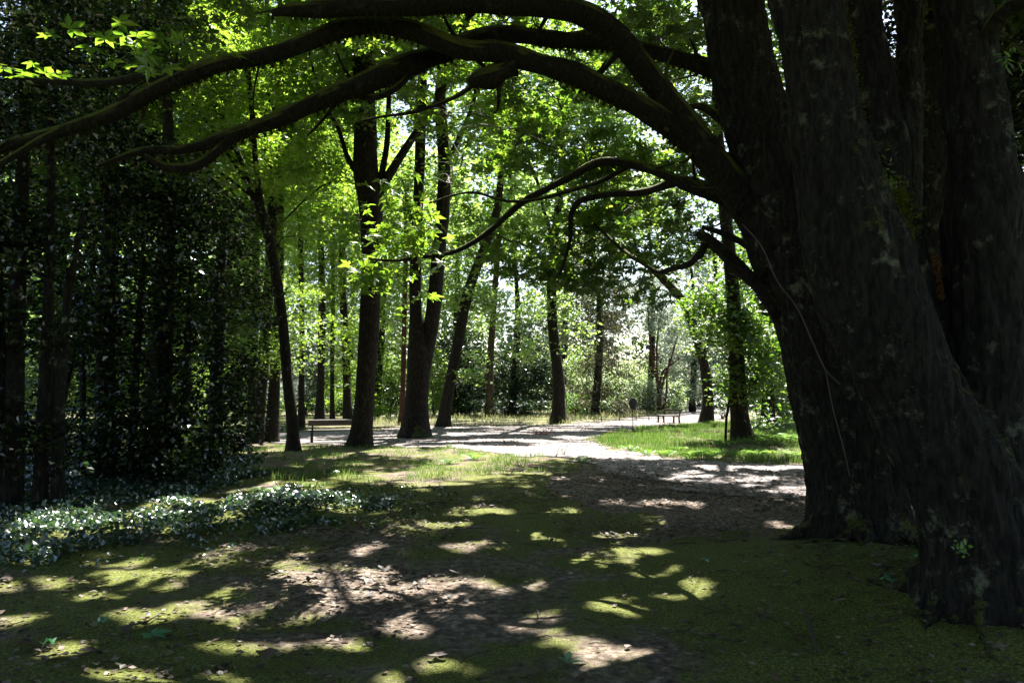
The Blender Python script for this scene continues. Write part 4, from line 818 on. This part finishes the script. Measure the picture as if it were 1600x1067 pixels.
vine(B, [(1160,350,-.32),(1190,385,-.5),(1215,440,-.55),(1245,480,-.56),(1270,535,-.56),(1290,578,-.56),(1312,600,-.56)], dB, .007)
vine(B, [(1290,578,-.55),(1302,640,-.56),(1318,700,-.56),(1328,745,-.57)], dB, .005)
# moss cushions on the lit edges of the great stems
def cushion(tree, name, line, d, n, w, size, mt):
    R = spline(np.array([[*P(a, b, d + dd), 0] for a, b, dd in line]), 60)[:, :3]; k = rng.integers(0, 60, n)
    p = R[k] + rng.normal(size=(n, 3)) * w; V, Q = leaf_vq(p, size, 'narrow', 0, .0, rng, axis=unit(np.c_[rng.normal(size=n), rng.normal(size=n) - .6, rng.normal(size=n) + .3]), nrm=unit(rng.normal(size=(n, 3)))); mesh(name, V, Q, mt, tree.t, False)
mg = leaf_mat('yellow_green_moss', [(.05,.055,.008), (.09,.10,.012), (.16,.17,.02)], [(.1,.12,.01), (.18,.2,.02), (.3,.32,.03)], 0, .6, .4)
mr_ = leaf_mat('rusty_moss', [(.06,.03,.015), (.12,.06,.03), (.2,.12,.07)], [(.1,.05,.02), (.15,.08,.04), (.2,.12,.06)], 0, .6, .3)
cushion(A, 'moss', [(1312,0,.05),(1326,70,.05),(1332,120,.05),(1342,190,.05),(1362,250,.05),(1385,320,.05),(1402,380,.08)], dA, 2600, .022, .03, mg)
cushion(A, 'moss', [(1392,290,.1),(1402,330,.1),(1408,370,.1)], dA, 1500, .05, .04, mg)
cushion(A, 'moss', [(1556,130,.1),(1568,220,.1),(1585,300,.1),(1594,400,.1)], dA, 900, .02, .03, mg)
dC = TC.ax[0][0][1]
cushion(TC, 'rusty_moss', [(1462,410,-.3),(1474,440,-.3),(1466,470,-.3)], dC, 3200, .07, .05, mr_)
cushion(TC, 'moss', [(1462,480,-.3),(1470,500,-.3),(1466,525,-.3)], dC, 2600, .07, .05, mg)

# ------------------------------------------------------------------ benches, sign, stakes, tag
def bench(label, px, py, L_, rot, back, top_mt='wood'):
    g = G(px, py); T = thing('park_bench', label, 'bench', (0, 0, 0)); z = gz(g[0], g[1])
    def part(name, boxes, mt, parent=T):
        mb = MB()
        for c, h, t in boxes: mb.box(c, h, 0, t)
        o = mb.build(name, M[mt], None, False); o.parent = parent
        bv = o.modifiers.new('b', 'BEVEL'); bv.width = .006; bv.segments = 2; return o
    part('seat', [((0, y, .405), (L_ / 2, .06, .026), 0) for y in (-.17, -.04, .09)], top_mt)
    part('backrest', back, top_mt)
    if L_ > 2: part('glint_cap', [((0, .262, .755), (L_ / 2 + .01, .045, .014), 0)], 'capglint')  # added pale board, paints the sun's glint along the backrest top
    for s in (-1, 1):
        x = s * (L_ / 2 - .14)
        part('leg', [((x, -.19, .19), (.034, .036, .195), -.05)], 'iron'); part('leg', [((x, .17, .19), (.034, .036, .195), .08)], 'iron')
        part('seat_bearer', [((x, -.02, .368), (.024, .23, .018), 0)], 'iron'); part('back_post', [((x, .222, .56), (.03, .022, .2), -.18)], 'iron')
    T.location = (g[0], g[1], z); T.rotation_euler = (0, 0, rot); return T
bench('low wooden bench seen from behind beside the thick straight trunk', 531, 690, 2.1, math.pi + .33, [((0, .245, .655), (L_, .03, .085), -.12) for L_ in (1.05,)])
bench('small dark bench seen from its end on the pale path, right of the round sign', 1045, 660.5, 1.7, math.radians(-66), [((0, .245, .70), (.85, .02, .06), -.18)])
g = G(989, 677); T = Tree('round_sign', 'dark round sign on a thin post at the edge of the grass island', 'sign', g[:2]); mb = MB(); z = T.base[2]
add_tube(mb, np.array([[g[0], g[1], z - .05, .016], [g[0], g[1], z + .8, .016], [g[0], g[1], z + 1.3, .016]]), seg=8, bump=0); mb.build('post', M['iron'], T.t)
ang = math.radians(42); u_ = np.array([math.cos(ang), math.sin(ang), 0]); nrm_ = np.array([math.sin(ang), -math.cos(ang), 0]); th = np.linspace(0, 2 * math.pi, 40, endpoint=False); c0 = g + [0, 0, z + 1.2 - g[2]]
mb = MB(); V = []
for rr, off in [(.0, .03), (.215, .03), (.235, .022), (.235, .0), (.22, -.006), (0, -.006)]:
    V.append(c0 + nrm_ * off + (u_[None] * np.cos(th)[:, None] + np.array([0, 0, 1.0])[None] * np.sin(th)[:, None]) * max(rr, .001))
V = np.concatenate(V); i_ = np.arange(5)[:, None] * 40; j_ = np.arange(40)[None]; mb.add(V, np.stack([i_ + j_, i_ + (j_ + 1) % 40, i_ + 40 + (j_ + 1) % 40, i_ + 40 + j_], -1).reshape(-1, 4)); mb.build('plate', M['signface'], T.t)
for px, py, h, lb in [(940, 660, .34, 'short stake left of the round sign, leftmost of the row'), (968, 658, .36, 'short stake just left of the sign post'), (994, 657, .34, 'short stake just right of the round sign'), (1014, 656.5, .36, 'short stake midway between the round sign and the far bench')]:
    g = G(px, py); mb = MB(); z = gz(g[0], g[1]); R = np.array([[0, 0, -.08, .03], [0, 0, h * .5, .03], [.005, 0, h - .015, .028], [.005, 0, h, .02]]); add_tube(mb, R, seg=8, bump=.06)
    o = mb.build('stake', M['stake'], None); o.location = (g[0], g[1], z); tag(o, lb, 'stake', 'short stakes along the path')
for tt, mt_, r_, n_, L_ in [(T15, 'bark2', .3, 6, 1.1)]:
    for S, k in roots(tt.base, r_, n_, 17, L_, -1.9, 1.0): mb = MB(); add_tube(mb, S, **k); mb.build('root', M[mt_], tt.t)
p = P(768, 598, G(764, 653)[1] - .3); mb = MB(); mb.box(p, (.09, .008, .07)); mb.build('tag', M['white'], T12.t, False)

# ------------------------------------------------------------------ camera, sky, sun
cam = bpy.data.cameras.new('camera'); co = bpy.data.objects.new('camera', cam); link(co)
cam.sensor_width = 36; cam.lens = F * 36 / 1600; cam.clip_end = 2000; cam.clip_start = .05
co.location = (0, 0, CAMH); co.rotation_euler = (math.radians(90) + PITCH, 0, 0); SC.camera = co
w = bpy.data.worlds.new('World'); SC.world = w; w.use_nodes = True; nt = w.node_tree
sky = nt.nodes.new('ShaderNodeTexSky'); sky.sky_type = 'NISHITA'; sky.sun_disc = False; sky.sun_elevation = SUN_EL; sky.sun_rotation = SUN_AZ
sky.air_density = 1.2; sky.dust_density = 1.5
bg = nt.nodes['Background']; nt.links.new(sky.outputs[0], bg.inputs[0]); bg.inputs[1].default_value = .05
sl = bpy.data.lights.new('sun', 'SUN'); sl.energy = 5; sl.angle = math.radians(.45); sl.color = (1, .95, .86)
so = bpy.data.objects.new('sun', sl); link(so); so.rotation_euler = Vector(SUN).to_track_quat('Z', 'Y').to_euler()
vs = SC.view_settings; vs.view_transform = 'Standard'; vs.look = 'None'; vs.gamma = 1; vs.exposure = 2.6; vs.use_curve_mapping = False
cy = SC.cycles; cy.max_bounces = 7; cy.diffuse_bounces = 3; cy.glossy_bounces = 2; cy.transmission_bounces = 4; cy.transparent_max_bounces = 4
cy.sample_clamp_indirect = 6; cy.use_denoising = True; cy.caustics_reflective = False; cy.caustics_refractive = False
print('leaves', NL[0], 'script', round(time.time() - T0, 1))
